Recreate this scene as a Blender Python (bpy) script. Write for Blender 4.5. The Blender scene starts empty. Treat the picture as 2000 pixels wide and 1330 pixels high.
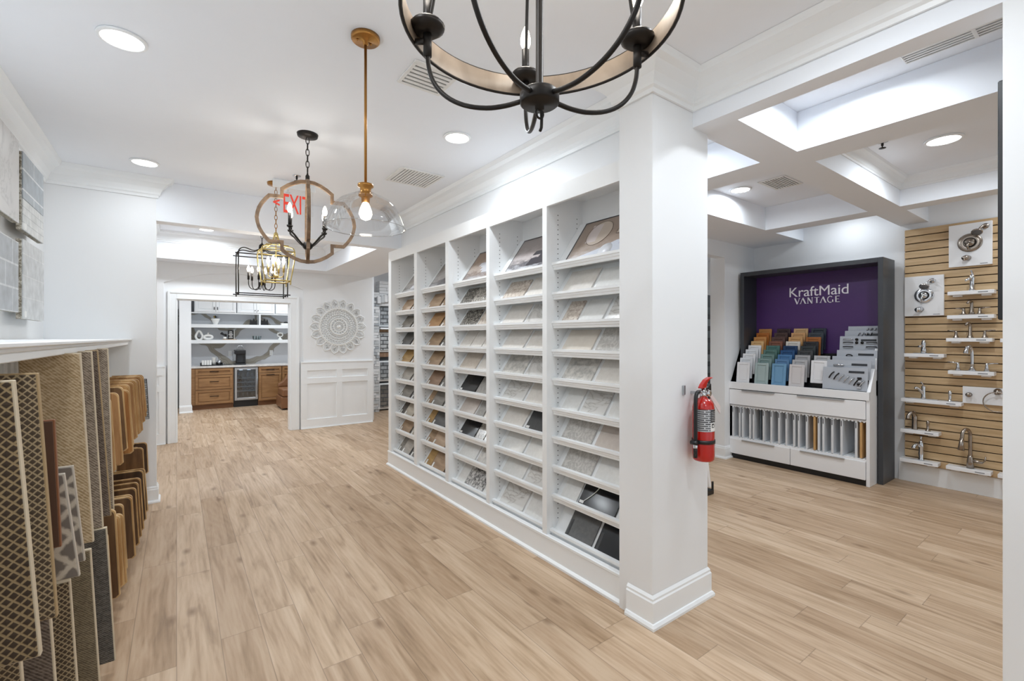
import bpy, bmesh, math, random
from mathutils import Vector, Matrix
random.seed(7)
PI = math.pi
S = bpy.context.scene
COL = S.collection
# ------------------------------------------------------------------ camera, world, exposure
cam_d = bpy.data.cameras.new('camera'); cam = bpy.data.objects.new('camera', cam_d); COL.objects.link(cam)
cam.location = (0, 0, 1.5); cam.rotation_euler = (PI/2, 0, -math.atan2(655, 900))
cam_d.sensor_width = 36; cam_d.lens = 900/2000*36; cam_d.shift_y = -6/2000; cam_d.clip_start = 0.02
S.camera = cam
W = bpy.data.worlds.new('world'); S.world = W; W.use_nodes = True
W.node_tree.nodes['Background'].inputs[0].default_value = (0.86, 0.94, 1, 1)
W.node_tree.nodes['Background'].inputs[1].default_value = 1.05      # added soft fill, let in by leaving the end behind the camera open
S.view_settings.view_transform = 'Standard'; S.view_settings.look = 'None'
S.view_settings.exposure = -0.08; S.view_settings.gamma = 1; S.view_settings.use_curve_mapping = False
try:
    S.cycles.max_bounces = 10; S.cycles.diffuse_bounces = 7; S.cycles.glossy_bounces = 4; S.cycles.transparent_max_bounces = 16
    S.cycles.sample_clamp_indirect = 6; S.cycles.use_denoising = True; S.cycles.caustics_reflective = False; S.cycles.caustics_refractive = False
except Exception: pass
CAN_W = 12.5      # recessed can
BULB_E = 22.0     # candle bulb emission
CEIL = 2.93
BEAM = 2.68

# ------------------------------------------------------------------ materials
def lin(c):
    if isinstance(c, str): c = [int(c[i:i+2], 16) for i in (0, 2, 4)]
    return tuple(((v/255)/12.92 if v/255 <= 0.04045 else ((v/255+0.055)/1.055)**2.4) for v in c) + (1,)
class NT:
    def __init__(s, name):
        s.m = bpy.data.materials.new(name); s.m.use_nodes = True; s.t = s.m.node_tree
        s.b = s.t.nodes['Principled BSDF']
    def n(s, typ, **kw):
        x = s.t.nodes.new(typ)
        for k, v in kw.items():
            if k.startswith('i_'): x.inputs[k[2:].replace('_', ' ')].default_value = v
            else: setattr(x, k, v)
        return x
    def l(s, a, b): s.t.links.new(a, b)
    def pos(s, scale=(1, 1, 1), rot=(0, 0, 0), gen=False):
        tc = s.n('ShaderNodeTexCoord'); mp = s.n('ShaderNodeMapping')
        mp.inputs['Scale'].default_value = scale; mp.inputs['Rotation'].default_value = rot
        s.l(tc.outputs['Object'], mp.inputs['Vector']); return mp.outputs['Vector']
    def ramp(s, fac, stops):
        r = s.n('ShaderNodeValToRGB'); e = r.color_ramp.elements
        while len(e) < len(stops): e.new(0.5)
        for el, (p, c) in zip(e, stops): el.position = p; el.color = lin(c)
        s.l(fac, r.inputs['Fac']); return r.outputs['Color']
    def bump(s, h, strength, dist=0.01):
        b = s.n('ShaderNodeBump'); b.inputs['Strength'].default_value = strength; b.inputs['Distance'].default_value = dist
        s.l(h, b.inputs['Height']); s.l(b.outputs['Normal'], s.b.inputs['Normal'])
_M = {}
def plain(name, c, rough=0.5, metal=0.0, var=0.05, scale=9, bump=0, coat=0, stretch=(1, 1, 1)):
    if name in _M: return _M[name]
    k = NT(name); k.b.inputs['Roughness'].default_value = rough; k.b.inputs['Metallic'].default_value = metal
    nz = k.n('ShaderNodeTexNoise'); nz.inputs['Scale'].default_value = scale; nz.inputs['Detail'].default_value = 4
    k.l(k.pos(stretch), nz.inputs['Vector'])
    base = lin(c); lo = [max(0, v*(1-var)) for v in base[:3]]+[1]; hi = [min(1, v*(1+var)) for v in base[:3]]+[1]
    mx = k.n('ShaderNodeMix', data_type='RGBA'); mx.inputs[6].default_value = lo; mx.inputs[7].default_value = hi
    k.l(nz.outputs['Fac'], mx.inputs[0]); k.l(mx.outputs[2], k.b.inputs['Base Color'])
    if bump: k.bump(nz.outputs['Fac'], bump, 0.003)
    if coat: k.b.inputs['Coat Weight'].default_value = coat
    _M[name] = k.m; return k.m
def wall_mat():
    k = NT('painted_wall'); k.b.inputs['Roughness'].default_value = 0.55
    k.b.inputs['Base Color'].default_value = lin('EBEDEF')
    v = k.pos((60, 60, 60)); nz = k.n('ShaderNodeTexNoise'); nz.inputs['Scale'].default_value = 1.2; nz.inputs['Detail'].default_value = 3
    k.l(v, nz.inputs['Vector']); k.bump(nz.outputs['Fac'], 0.12, 0.002); return k.m
WALL = wall_mat()
TRIM = plain('trim_white', 'F0F3F5', 0.32, var=0.01)
CEILM = plain('ceiling_paint', 'EEF2F8', 0.8, var=0.01)
SHELFW = plain('shelf_white', 'EEF0F1', 0.38, var=0.012)
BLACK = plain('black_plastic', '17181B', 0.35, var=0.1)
BRONZE = plain('dark_bronze', '2E2B29', 0.42, 0.7, var=0.2)
CHROME = plain('chrome', 'D6D8DC', 0.12, 1.0, var=0.02)
NICKEL = plain('brushed_nickel', 'A49A90', 0.27, 1.0, var=0.08, stretch=(1, 1, 20))
STEEL = plain('stainless', 'B9BCC0', 0.3, 0.9, var=0.05)
BRASS = plain('aged_brass', 'A9793F', 0.32, 0.85, var=0.12)
GOLD = plain('gold_leaf', 'C9B273', 0.3, 0.8, var=0.1)
REDP = plain('red_enamel', 'B4160F', 0.25, 0.0, var=0.04, coat=0.5)
def emis(name, c, e):
    k = NT(name); k.b.inputs['Base Color'].default_value = lin(c); k.b.inputs['Emission Color'].default_value = lin(c); k.b.inputs['Emission Strength'].default_value = e; return k.m
LENS = emis('lamp_lens', 'FFFFFF', 9.0)
BULB = emis('candle_bulb', 'FFF3DC', BULB_E)
SIGNRED = emis('exit_letters_red', 'D8402F', 0.5)
def glass_mat(name, tint='FFFFFF', edge=0.5, rough=0.02, base_alpha=0.04):
    k = NT(name); t = k.t
    tr = k.n('ShaderNodeBsdfTransparent'); tr.inputs[0].default_value = lin(tint)
    gl = k.n('ShaderNodeBsdfGlossy'); gl.inputs['Roughness'].default_value = rough
    lw = k.n('ShaderNodeLayerWeight'); lw.inputs['Blend'].default_value = edge
    ad = k.n('ShaderNodeMath', operation='MULTIPLY_ADD'); ad.inputs[1].default_value = 0.45; ad.inputs[2].default_value = base_alpha
    k.l(lw.outputs['Fresnel'], ad.inputs[0])
    mx = k.n('ShaderNodeMixShader'); k.l(ad.outputs[0], mx.inputs[0]); k.l(tr.outputs[0], mx.inputs[1]); k.l(gl.outputs[0], mx.inputs[2])
    k.l(mx.outputs[0], t.nodes['Material Output'].inputs['Surface']); return k.m
GLASS = glass_mat('clear_glass', base_alpha=0.05, edge=0.35)
def floor_mat():
    k = NT('oak_plank_floor'); b = k.b
    tc = k.n('ShaderNodeTexCoord'); sp = k.n('ShaderNodeSeparateXYZ'); k.l(tc.outputs['Object'], sp.inputs[0])
    def M(op, a, b_=None, c=None):
        x = k.n('ShaderNodeMath', operation=op)
        for i, v in enumerate((a, b_, c)):
            if v is None: continue
            if isinstance(v, (int, float)): x.inputs[i].default_value = v
            else: k.l(v, x.inputs[i])
        return x.outputs[0]
    px = M('DIVIDE', sp.outputs['X'], 0.178); ix = M('FLOOR', px); fx = M('FRACT', px)
    wn = k.n('ShaderNodeTexWhiteNoise', noise_dimensions='1D'); k.l(ix, wn.inputs['W'])
    py = M('ADD', M('DIVIDE', sp.outputs['Y'], 1.22), M('MULTIPLY', wn.outputs['Value'], 5.3)); iy = M('FLOOR', py); fy = M('FRACT', py)
    cv = k.n('ShaderNodeCombineXYZ'); k.l(ix, cv.inputs[0]); k.l(iy, cv.inputs[1])
    w2 = k.n('ShaderNodeTexWhiteNoise', noise_dimensions='3D'); k.l(cv.outputs[0], w2.inputs['Vector'])
    off = k.n('ShaderNodeVectorMath', operation='SCALE'); k.l(w2.outputs['Color'], off.inputs[0]); off.inputs['Scale'].default_value = 40
    ad = k.n('ShaderNodeVectorMath', operation='ADD'); k.l(tc.outputs['Object'], ad.inputs[0]); k.l(off.outputs[0], ad.inputs[1])
    m1 = k.n('ShaderNodeMapping'); m1.inputs['Scale'].default_value = (48, 3.2, 1); k.l(ad.outputs[0], m1.inputs[0])
    g1 = k.n('ShaderNodeTexNoise'); g1.inputs['Scale'].default_value = 1; g1.inputs['Detail'].default_value = 7; g1.inputs['Roughness'].default_value = 0.62; g1.inputs['Distortion'].default_value = 0.6; k.l(m1.outputs[0], g1.inputs[0])
    m2 = k.n('ShaderNodeMapping'); m2.inputs['Scale'].default_value = (15, 1.5, 1); k.l(ad.outputs[0], m2.inputs[0])
    g2 = k.n('ShaderNodeTexNoise'); g2.inputs['Scale'].default_value = 1; g2.inputs['Detail'].default_value = 6; g2.inputs['Distortion'].default_value = 1.1; k.l(m2.outputs[0], g2.inputs[0])
    # cathedral grain: wave warped by noise
    wv = k.n('ShaderNodeTexWave', wave_type='RINGS', rings_direction='Z'); wv.inputs['Scale'].default_value = 2.6; wv.inputs['Distortion'].default_value = 7; wv.inputs['Detail'].default_value = 3; wv.inputs['Detail Scale'].default_value = 0.8
    m3 = k.n('ShaderNodeMapping'); m3.inputs['Scale'].default_value = (5, 0.7, 1); k.l(ad.outputs[0], m3.inputs[0]); k.l(m3.outputs[0], wv.inputs[0])
    # knots
    vo = k.n('ShaderNodeTexVoronoi'); vo.inputs['Scale'].default_value = 1; m4 = k.n('ShaderNodeMapping'); m4.inputs['Scale'].default_value = (5.2, 2.3, 1); k.l(ad.outputs[0], m4.inputs[0]); k.l(m4.outputs[0], vo.inputs[0])
    kn = k.n('ShaderNodeMapRange'); kn.inputs['From Min'].default_value = 0.02; kn.inputs['From Max'].default_value = 0.16; kn.inputs['To Min'].default_value = 0; kn.inputs['To Max'].default_value = 1; k.l(vo.outputs['Distance'], kn.inputs[0])
    f = M('ADD', M('MULTIPLY', g1.outputs['Fac'], 0.30), M('ADD', M('MULTIPLY', g2.outputs['Fac'], 0.66), M('MULTIPLY', wv.outputs['Fac'], 0.04)))
    colr = k.ramp(f, [(0.28, '937B65'), (0.40, 'B39A80'), (0.50, 'C4AB92'), (0.64, 'D2BCA5')])
    tint = k.n('ShaderNodeMix', data_type='RGBA', blend_type='MULTIPLY'); tint.inputs[0].default_value = 1
    tr = k.ramp(w2.outputs['Value'], [(0.0, 'E2DACF'), (0.5, 'F4F0EA'), (1.0, 'FFFDF8')])
    k.l(colr, tint.inputs[6]); k.l(tr, tint.inputs[7])
    kd = k.n('ShaderNodeMix', data_type='RGBA'); kd.inputs[6].default_value = lin('7A5F46'); k.l(tint.outputs[2], kd.inputs[7])
    kk = M('ADD', M('MULTIPLY', kn.outputs[0], 0.75), 0.25); k.l(kk, kd.inputs[0])
    # seams
    ex = M('MINIMUM', fx, M('SUBTRACT', 1.0, fx)); ey = M('MULTIPLY', M('MINIMUM', fy, M('SUBTRACT', 1.0, fy)), 1.22/0.178)
    ed = M('MINIMUM', ex, ey); sm = k.n('ShaderNodeMapRange'); sm.inputs['From Min'].default_value = 0.004; sm.inputs['From Max'].default_value = 0.014; sm.inputs['To Min'].default_value = 0.62; k.l(ed, sm.inputs[0])
    fin = k.n('ShaderNodeMix', data_type='RGBA', blend_type='MULTIPLY'); fin.inputs[0].default_value = 1
    k.l(kd.outputs[2], fin.inputs[6]); cc = k.n('ShaderNodeCombineXYZ'); [k.l(sm.outputs[0], cc.inputs[i]) for i in range(3)]; k.l(cc.outputs[0], fin.inputs[7])
    k.l(fin.outputs[2], b.inputs['Base Color']); b.inputs['Roughness'].default_value = 0.42
    b.inputs['Specular IOR Level'].default_value = 0.35
    k.bump(g1.outputs['Fac'], 0.08, 0.003); return k.m
FLOOR = floor_mat()
def wood(name, dark, light, scale=(3, 30, 30), rough=0.4, seams=None, coat=0.0):
    """grain runs along the axis with the small scale"""
    if name in _M: return _M[name]
    k = NT(name); nz = k.n('ShaderNodeTexNoise'); nz.inputs['Scale'].default_value = 1; nz.inputs['Detail'].default_value = 6; nz.inputs['Distortion'].default_value = 0.8
    k.l(k.pos(scale), nz.inputs['Vector']); c = k.ramp(nz.outputs['Fac'], [(0.32, dark), (0.68, light)]); k.l(c, k.b.inputs['Base Color'])
    k.b.inputs['Roughness'].default_value = rough
    if coat: k.b.inputs['Coat Weight'].default_value = coat
    _M[name] = k.m; return k.m
def stone(name, stops, scale=20, kind='speck', rough=0.18, dist=0.5, detail=5):
    if name in _M: return _M[name]
    k = NT(name); v = k.pos()
    if kind == 'speck':
        nz = k.n('ShaderNodeTexNoise'); nz.inputs['Scale'].default_value = scale; nz.inputs['Detail'].default_value = detail; nz.inputs['Roughness'].default_value = 0.75; k.l(v, nz.inputs[0]); f = nz.outputs['Fac']
    else:   # veins: ridged noise
        nz = k.n('ShaderNodeTexNoise'); nz.inputs['Scale'].default_value = scale; nz.inputs['Detail'].default_value = detail; nz.inputs['Distortion'].default_value = dist; nz.inputs['Roughness'].default_value = 0.6; k.l(v, nz.inputs[0])
        s_ = k.n('ShaderNodeMath', operation='SUBTRACT'); s_.inputs[1].default_value = 0.5; k.l(nz.outputs['Fac'], s_.inputs[0])
        a = k.n('ShaderNodeMath', operation='ABSOLUTE'); k.l(s_.outputs[0], a.inputs[0]); f = a.outputs[0]
    c = k.ramp(f, stops); k.l(c, k.b.inputs['Base Color']); k.b.inputs['Roughness'].default_value = rough
    _M[name] = k.m; return k.m
def woven(name, dark, light, scale=120, kind='weave', rough=0.9, rot=0.785):
    if name in _M: return _M[name]
    k = NT(name)
    if kind == 'lattice':   # diamond lattice pattern
        v = k.pos((scale, scale, scale), (0, rot, 0)); sp = k.n('ShaderNodeSeparateXYZ'); k.l(v, sp.inputs[0])
        def tri(o):
            a = k.n('ShaderNodeMath', operation='PINGPONG'); a.inputs[1].default_value = 0.5; k.l(o, a.inputs[0]); return a.outputs[0]
        m = k.n('ShaderNodeMath', operation='MINIMUM'); k.l(tri(sp.outputs['X']), m.inputs[0]); k.l(tri(sp.outputs['Z']), m.inputs[1])
        nz = k.n('ShaderNodeTexNoise'); nz.inputs['Scale'].default_value = 60; nz.inputs['Detail'].default_value = 4; k.l(k.pos(), nz.inputs[0])
        a = k.n('ShaderNodeMath', operation='MULTIPLY_ADD'); a.inputs[1].default_value = 0.25; k.l(nz.outputs['Fac'], a.inputs[0]); k.l(m.outputs[0], a.inputs[2])
        c = k.ramp(a.outputs[0], [(0.2, light), (0.30, dark)]); k.l(c, k.b.inputs['Base Color']); h = m.outputs[0]
    else:
        v1 = k.n('ShaderNodeTexNoise'); v1.inputs['Scale'].default_value = 1; v1.inputs['Detail'].default_value = 3
        k.l(k.pos((scale*0.5, scale*0.5, scale)), v1.inputs[0])
        wv = k.n('ShaderNodeTexWave', bands_direction='DIAGONAL'); wv.inputs['Scale'].default_value = scale*0.35; wv.inputs['Distortion'].default_value = 1.5; k.l(k.pos(), wv.inputs[0])
        a = k.n('ShaderNodeMath', operation='MULTIPLY_ADD'); a.inputs[1].default_value = 0.3; k.l(wv.outputs['Fac'], a.inputs[0]); k.l(v1.outputs['Fac'], a.inputs[2])
        c = k.ramp(a.outputs[0], [(0.45, dark), (0.8, light)]); k.l(c, k.b.inputs['Base Color']); h = a.outputs[0]
    k.b.inputs['Roughness'].default_value = rough; k.bump(h, 0.5, 0.004); _M[name] = k.m; return k.m
def tiles(name, c1, c2, mortar, scale=(1, 1, 1), bw=0.3, rh=0.1, ms=0.004, rough=0.3, plane='YZ'):
    if name in _M: return _M[name]
    k = NT(name); tc = k.n('ShaderNodeTexCoord'); sp = k.n('ShaderNodeSeparateXYZ'); k.l(tc.outputs['Object'], sp.inputs[0])
    cb = k.n('ShaderNodeCombineXYZ'); k.l(sp.outputs[plane[0]], cb.inputs[0]); k.l(sp.outputs[plane[1]], cb.inputs[1])
    br = k.n('ShaderNodeTexBrick'); br.inputs['Color1'].default_value = lin(c1); br.inputs['Color2'].default_value = lin(c2); br.inputs['Mortar'].default_value = lin(mortar)
    br.inputs['Scale'].default_value = 1; br.inputs['Brick Width'].default_value = bw; br.inputs['Row Height'].default_value = rh; br.inputs['Mortar Size'].default_value = ms
    k.l(cb.outputs[0], br.inputs['Vector'])
    nz = k.n('ShaderNodeTexNoise'); nz.inputs['Scale'].default_value = 14; nz.inputs['Detail'].default_value = 5; k.l(tc.outputs['Object'], nz.inputs[0])
    mx = k.n('ShaderNodeMix', data_type='RGBA', blend_type='MULTIPLY'); mx.inputs[0].default_value = 1; k.l(br.outputs['Color'], mx.inputs[6])
    k.l(k.ramp(nz.outputs['Fac'], [(0.3, 'D8D8D6'), (0.7, 'FFFFFF')]), mx.inputs[7]); k.l(mx.outputs[2], k.b.inputs['Base Color'])
    k.b.inputs['Roughness'].default_value = rough; k.bump(br.outputs['Fac'], -0.5, 0.004); _M[name] = k.m; return k.m

# ------------------------------------------------------------------ mesh builder
WL = {}     # world location of every root
class MB:
    def __init__(s): s.v = []; s.f = []; s.sm = []
    def add(s, vs, fs, smooth=False, M=None):
        o = len(s.v)
        for p in vs:
            p = Vector(p)
            if M is not None: p = M @ p
            s.v.append(p)
        for f in fs: s.f.append([i+o for i in f]); s.sm.append(smooth)
        return s
    def box(s, x0, x1, y0, y1, z0, z1, M=None):
        vs = [(x0,y0,z0),(x1,y0,z0),(x1,y1,z0),(x0,y1,z0),(x0,y0,z1),(x1,y0,z1),(x1,y1,z1),(x0,y1,z1)]
        return s.add(vs, [(0,3,2,1),(4,5,6,7),(0,1,5,4),(1,2,6,5),(2,3,7,6),(3,0,4,7)], M=M)
    def tube(s, pts, r, n=8, M=None, closed=False, taper=None, caps=True, flat=None, curve=True):
        pts = [Vector(p) for p in pts]
        if len(pts) >= 4 and not closed and curve:      # Catmull-Rom smoothing
            q, tp = [], []
            for i in range(len(pts)-1):
                p0, p1, p2, p3 = pts[max(i-1, 0)], pts[i], pts[i+1], pts[min(i+2, len(pts)-1)]
                L = (p2-p1).length; m1 = (p2-p0); m2 = (p3-p1)
                m1 = m1.normalized()*L if m1.length > 1e-9 else m1; m2 = m2.normalized()*L if m2.length > 1e-9 else m2
                for k in range(4):
                    u = k/4; q.append(p1*(2*u**3-3*u*u+1)+m1*(u**3-2*u*u+u)+p2*(3*u*u-2*u**3)+m2*(u**3-u*u))
                    if taper: tp.append(taper[i]*(1-u)+taper[i+1]*u)
            q.append(pts[-1]); pts = q
            if taper: taper = tp+[taper[-1]]
        N = len(pts); vs = []; up = None
        for i, p in enumerate(pts):
            if closed: t = pts[(i+1) % N]-pts[i-1]
            else: t = pts[min(i+1, N-1)]-pts[max(i-1, 0)]
            t = t.normalized() if t.length > 1e-9 else Vector((0, 0, 1))
            if up is None:
                up = Vector((0, 0, 1)) if abs(t.z) < 0.9 else Vector((1, 0, 0))
            a = up-t*up.dot(t)
            if a.length < 1e-6: a = t.orthogonal()
            a.normalize(); up = a; b = t.cross(a)
            rr = taper[i] if taper else r
            for k in range(n):
                an = 2*PI*k/n; ca, sa = math.cos(an), math.sin(an)
                if flat: vs.append(p+a*ca*rr*flat[0]+b*sa*rr*flat[1])
                else: vs.append(p+a*ca*rr+b*sa*rr)
        fs = []
        for i in range(N if closed else N-1):
            j = (i+1) % N
            for k in range(n): fs.append((i*n+k, i*n+(k+1) % n, j*n+(k+1) % n, j*n+k))
        if caps and not closed: fs.append(tuple(range(n-1, -1, -1))); fs.append(tuple((N-1)*n+k for k in range(n)))
        return s.add(vs, fs, True, M)
    def lathe(s, prof, c=(0, 0, 0), n=24, M=None, axis='Z', cap=True):
        vs = []; c = Vector(c)
        for r, z in prof:
            for k in range(n):
                a = 2*PI*k/n
                if axis == 'Z': p = (r*math.cos(a), r*math.sin(a), z)
                elif axis == 'X': p = (z, r*math.cos(a), r*math.sin(a))
                else: p = (r*math.sin(a), z, r*math.cos(a))
                vs.append(c+Vector(p))
        fs = []
        for i in range(len(prof)-1):
            for k in range(n): fs.append((i*n+k, i*n+(k+1) % n, (i+1)*n+(k+1) % n, (i+1)*n+k))
        if cap:
            if prof[0][0] > 1e-5: fs.append(tuple(range(n-1, -1, -1)))
            if prof[-1][0] > 1e-5: fs.append(tuple((len(prof)-1)*n+k for k in range(n)))
        return s.add(vs, fs, True, M)
    def prism(s, poly, h0, h1, axis='X', M=None, smooth=False):
        """poly in the two other axes (YZ for X, XZ for Y, XY for Z)"""
        n = len(poly); vs = []
        for h in (h0, h1):
            for a, b in poly: vs.append({'X': (h, a, b), 'Y': (a, h, b), 'Z': (a, b, h)}[axis])
        fs = [tuple(range(n-1, -1, -1)), tuple(range(n, 2*n))]+[(i, (i+1) % n, n+(i+1) % n, n+i) for i in range(n)]
        return s.add(vs, fs, smooth, M)
    def sweep(s, path, prof, closed=False, z=0.0):
        """path: (x, y) points; prof: (offset to the left of travel, z)"""
        P = [Vector(p) for p in path]; N = len(P); vs = []; n = len(prof)
        for i in range(N):
            def nrm(a, b): d = (P[b]-P[a]).normalized(); return Vector((-d.y, d.x))
            if closed: n1, n2 = nrm(i-1, i), nrm(i, (i+1) % N)
            else: n1 = nrm(max(i-1, 0), max(i, 1)); n2 = nrm(min(i, N-2), min(i+1, N-1))
            m = (n1+n2)/(1+n1.dot(n2))
            for d, h in prof: q = P[i]+m*d; vs.append((q.x, q.y, z+h))
        fs = []
        for i in range(N if closed else N-1):
            j = (i+1) % N
            for k in range(n-1): fs.append((i*n+k, j*n+k, j*n+k+1, i*n+k+1))
        return s.add(vs, fs)
    def build(s, name, mat, parent=None, bevel=0, seg=1, local=False, group=None, loc=None):
        me = bpy.data.meshes.new(name); off = Vector((0, 0, 0))
        if parent is not None and not local: off = WL[parent.name]
        if parent is None and loc is not None: off = Vector(loc)
        me.from_pydata([tuple(v-off) for v in s.v], [], s.f); 
        for p, sm in zip(me.polygons, s.sm): p.use_smooth = sm
        bm = bmesh.new(); bm.from_mesh(me); bmesh.ops.recalc_face_normals(bm, faces=bm.faces); bm.to_mesh(me); bm.free()
        me.materials.append(mat); me.update()
        o = bpy.data.objects.new(name, me); COL.objects.link(o)
        if parent is not None: o.parent = parent; WL[o.name] = WL[parent.name] if not local else Vector((0, 0, 0))
        else: o.location = off; WL[o.name] = off
        if bevel:
            b = o.modifiers.new('bevel', 'BEVEL'); b.width = bevel; b.segments = seg; b.limit_method = 'ANGLE'; b.angle_limit = 0.9
        return o
def box(*a): return MB().box(*a)
def struct(o, name=None): o['kind'] = 'structure'; return o
def tag(o, label, cat, group=None):
    o['label'] = label; o['category'] = cat
    if group: o['group'] = group
    return o
def thing(name, label, cat, loc, group=None, rz=0):
    o = bpy.data.objects.new(name, None); COL.objects.link(o); o.location = loc; o.rotation_euler = (0, 0, rz); o.empty_display_size = 0.1
    WL[o.name] = Vector(loc); return tag(o, label, cat, group)
def copy_tree(o, loc=None, label=None, rz=None, parent=None):
    c = o.copy(); COL.objects.link(c)
    if parent is not None: c.parent = parent
    for ch in list(o.children): copy_tree(ch, parent=c)
    if loc is not None: c.location = loc; WL[c.name] = Vector(loc)
    if rz is not None: c.rotation_euler.z = rz
    if label: c['label'] = label
    return c
def text(body, size, mat, parent, M, name='lettering', depth=0.003, bold=0.0, spacing=1.0, local=False):
    cu = bpy.data.curves.new('lettering', 'FONT'); cu.body = body; cu.size = size; cu.extrude = depth/2; cu.offset = bold; cu.space_character = spacing
    cu.align_x = 'CENTER'; cu.align_y = 'CENTER'
    t = bpy.data.objects.new('tmp', cu); COL.objects.link(t); bpy.context.view_layer.update()
    me = bpy.data.meshes.new_from_object(t.evaluated_get(bpy.context.evaluated_depsgraph_get()))
    bpy.data.objects.remove(t)
    off = Vector((0, 0, 0)) if (local or parent is None) else WL[parent.name]
    for v in me.vertices: v.co = M @ v.co - off
    me.materials.clear(); me.materials.append(mat); me.name = name
    o = bpy.data.objects.new(name, me); COL.objects.link(o); o.parent = parent; return o
def face_mat(origin, right, up):
    r = Vector(right).normalized(); u = Vector(up).normalized(); n = r.cross(u)
    return Matrix(((r.x, u.x, n.x, origin[0]), (r.y, u.y, n.y, origin[1]), (r.z, u.z, n.z, origin[2]), (0, 0, 0, 1)))
def area(parent, loc, power, size=0.14, color=(0.88, 0.945, 1.0), spread=PI, local=True):
    d = bpy.data.lights.new('lamp_light', 'AREA'); d.shape = 'DISK'; d.size = size; d.energy = power; d.color = color
    try: d.spread = spread
    except Exception: pass
    o = bpy.data.objects.new('lamp_light', d); COL.objects.link(o); o.parent = parent; o.location = loc; return o
def point(parent, loc, power, r=0.03, color=(1, 0.95, 0.88)):
    d = bpy.data.lights.new('bulb_light', 'POINT'); d.energy = power; d.shadow_soft_size = r; d.color = color
    o = bpy.data.objects.new('bulb_light', d); COL.objects.link(o); o.parent = parent; o.location = loc; return o
def arc(c, r, a0, a1, n, plane='XZ'):
    out = []
    for i in range(n+1):
        a = a0+(a1-a0)*i/n; u, w = r*math.cos(a), r*math.sin(a)
        out.append({'XZ': (c[0]+u, c[1], c[2]+w), 'YZ': (c[0], c[1]+u, c[2]+w), 'XY': (c[0]+u, c[1]+w, c[2])}[plane])
    return out
CROWN = [(0.001, -0.165), (0.014, -0.165), (0.018, -0.145), (0.03, -0.135), (0.034, -0.12), (0.05, -0.085), (0.085, -0.045), (0.115, -0.03), (0.12, -0.018), (0.13, -0.001)]
BASE = [(0.03, 0.0), (0.03, 0.012), (0.022, 0.024), (0.016, 0.026), (0.016, 0.12), (0.011, 0.127), (0.011, 0.137), (0.005, 0.145), (0.001, 0.15)]

# ------------------------------------------------------------------ the setting
struct(box(-3, 9, -3.2, 14, -0.1, 0).build('floor', FLOOR))
struct(box(-3, 9, -3.2, 14, CEIL, CEIL+0.1).build('ceiling', CEILM))
# left wall, its return at the end of the tile display
struct(box(-1.0, -0.88, -3, 5.3, 0, CEIL).build('wall_left', WALL))
struct(box(-1.0, -0.15, 5.3, 5.44, 0, CEIL).build('wall_left_return', WALL))
mb = MB(); mb.sweep([(-0.15, 5.44), (-0.15, 5.3), (-0.88, 5.3), (-0.88, -3)], CROWN, z=CEIL)
struct(mb.build('trim_1', TRIM))
# baseboard travels so that the room lies on its right
struct(MB().sweep([(-0.88, 5.3), (-0.15, 5.3), (-0.15, 5.44), (-0.9, 5.44)], [(-d, h) for d, h in BASE]).build('baseboard_left', TRIM))
struct(box(-1.02, -0.9, 5.44, 8.13, 0, CEIL).build('wall_hall_left', WALL))
# hall soffit with its coffer
mb = MB()
for b in ((-0.9, 2.8, 5.3001, 5.45), (-0.9, -0.25, 5.45, 7.75), (1.95, 2.8, 5.45, 7.75), (-0.9, 2.8, 7.75, 8.12)): mb.box(*b, 2.565, CEIL-0.001)
struct(mb.build('ceiling_soffit', CEILM))
struct(MB().sweep([(-0.25, 5.45), (1.95, 5.45), (1.95, 7.75), (-0.25, 7.75)], [(d*0.6, h*0.9) for d, h in CROWN], closed=True, z=CEIL).build('trim_2', TRIM))
# far wall with arched niche round the doorway
mb = MB()
mb.box(-1.0, 0.0, 8.13, 8.25, 0, CEIL); mb.box(1.485, 2.82, 8.13, 8.25, 0, CEIL); mb.box(0.0, 1.485, 8.13, 8.25, 2.05, CEIL)
AX0, AX1 = -0.146, 1.675
mb.box(-1.0, AX0, 8.10, 8.1301, 0, CEIL); mb.box(AX1, 2.82, 8.10, 8.1301, 0, CEIL)
pts = []
for i in range(25):
    t = i/24; x = AX0+(AX1-AX0)*t; pts.append((x, 2.275+0.185*(1-abs(2*t-1)**2.1)))
for (xa, za), (xb, zb) in zip(pts, pts[1:]):
    mb.add([(xa, 8.10, za), (xb, 8.10, zb), (xb, 8.10, CEIL), (xa, 8.10, CEIL), (xa, 8.1301, za), (xb, 8.1301, zb)], [(0, 1, 2, 3), (0, 4, 5, 1)])
struct(mb.build('wall_far', WALL))
# doorway casing
mb = MB(); c0, c1 = -0.105, 1.613
prof = [(0, 0), (0.028, 0), (0.03, -0.02), (0.02, -0.03), (0.018, -0.085), (0.012, -0.095), (0.01, -0.118)]
mb.box(c0, 0.0, 8.105, 8.131, 0, 2.16); mb.box(1.485, c1, 8.105, 8.131, 0, 2.16); mb.box(0, 1.485, 8.105, 8.131, 2.05, 2.16)
mb.box(c0, c0+0.03, 8.092, 8.106, 0, 2.16); mb.box(c1-0.03, c1, 8.092, 8.106, 0, 2.16); mb.box(c0+0.03, c1-0.03, 8.092, 8.106, 2.13, 2.16)
mb.box(-0.012, 0.0, 8.098, 8.106, 0, 2.05); mb.box(1.485, 1.497, 8.098, 8.106, 0, 2.062); mb.box(-0.012, 1.485, 8.098, 8.106, 2.05, 2.062)
mb.box(-0.001, 0.012, 8.12, 8.27, 0, 2.05); mb.box(1.473, 1.486, 8.12, 8.27, 0, 2.05); mb.box(0.012, 1.473, 8.12, 8.27, 2.038, 2.051)
struct(mb.build('trim_3', TRIM, bevel=0.003))
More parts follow.
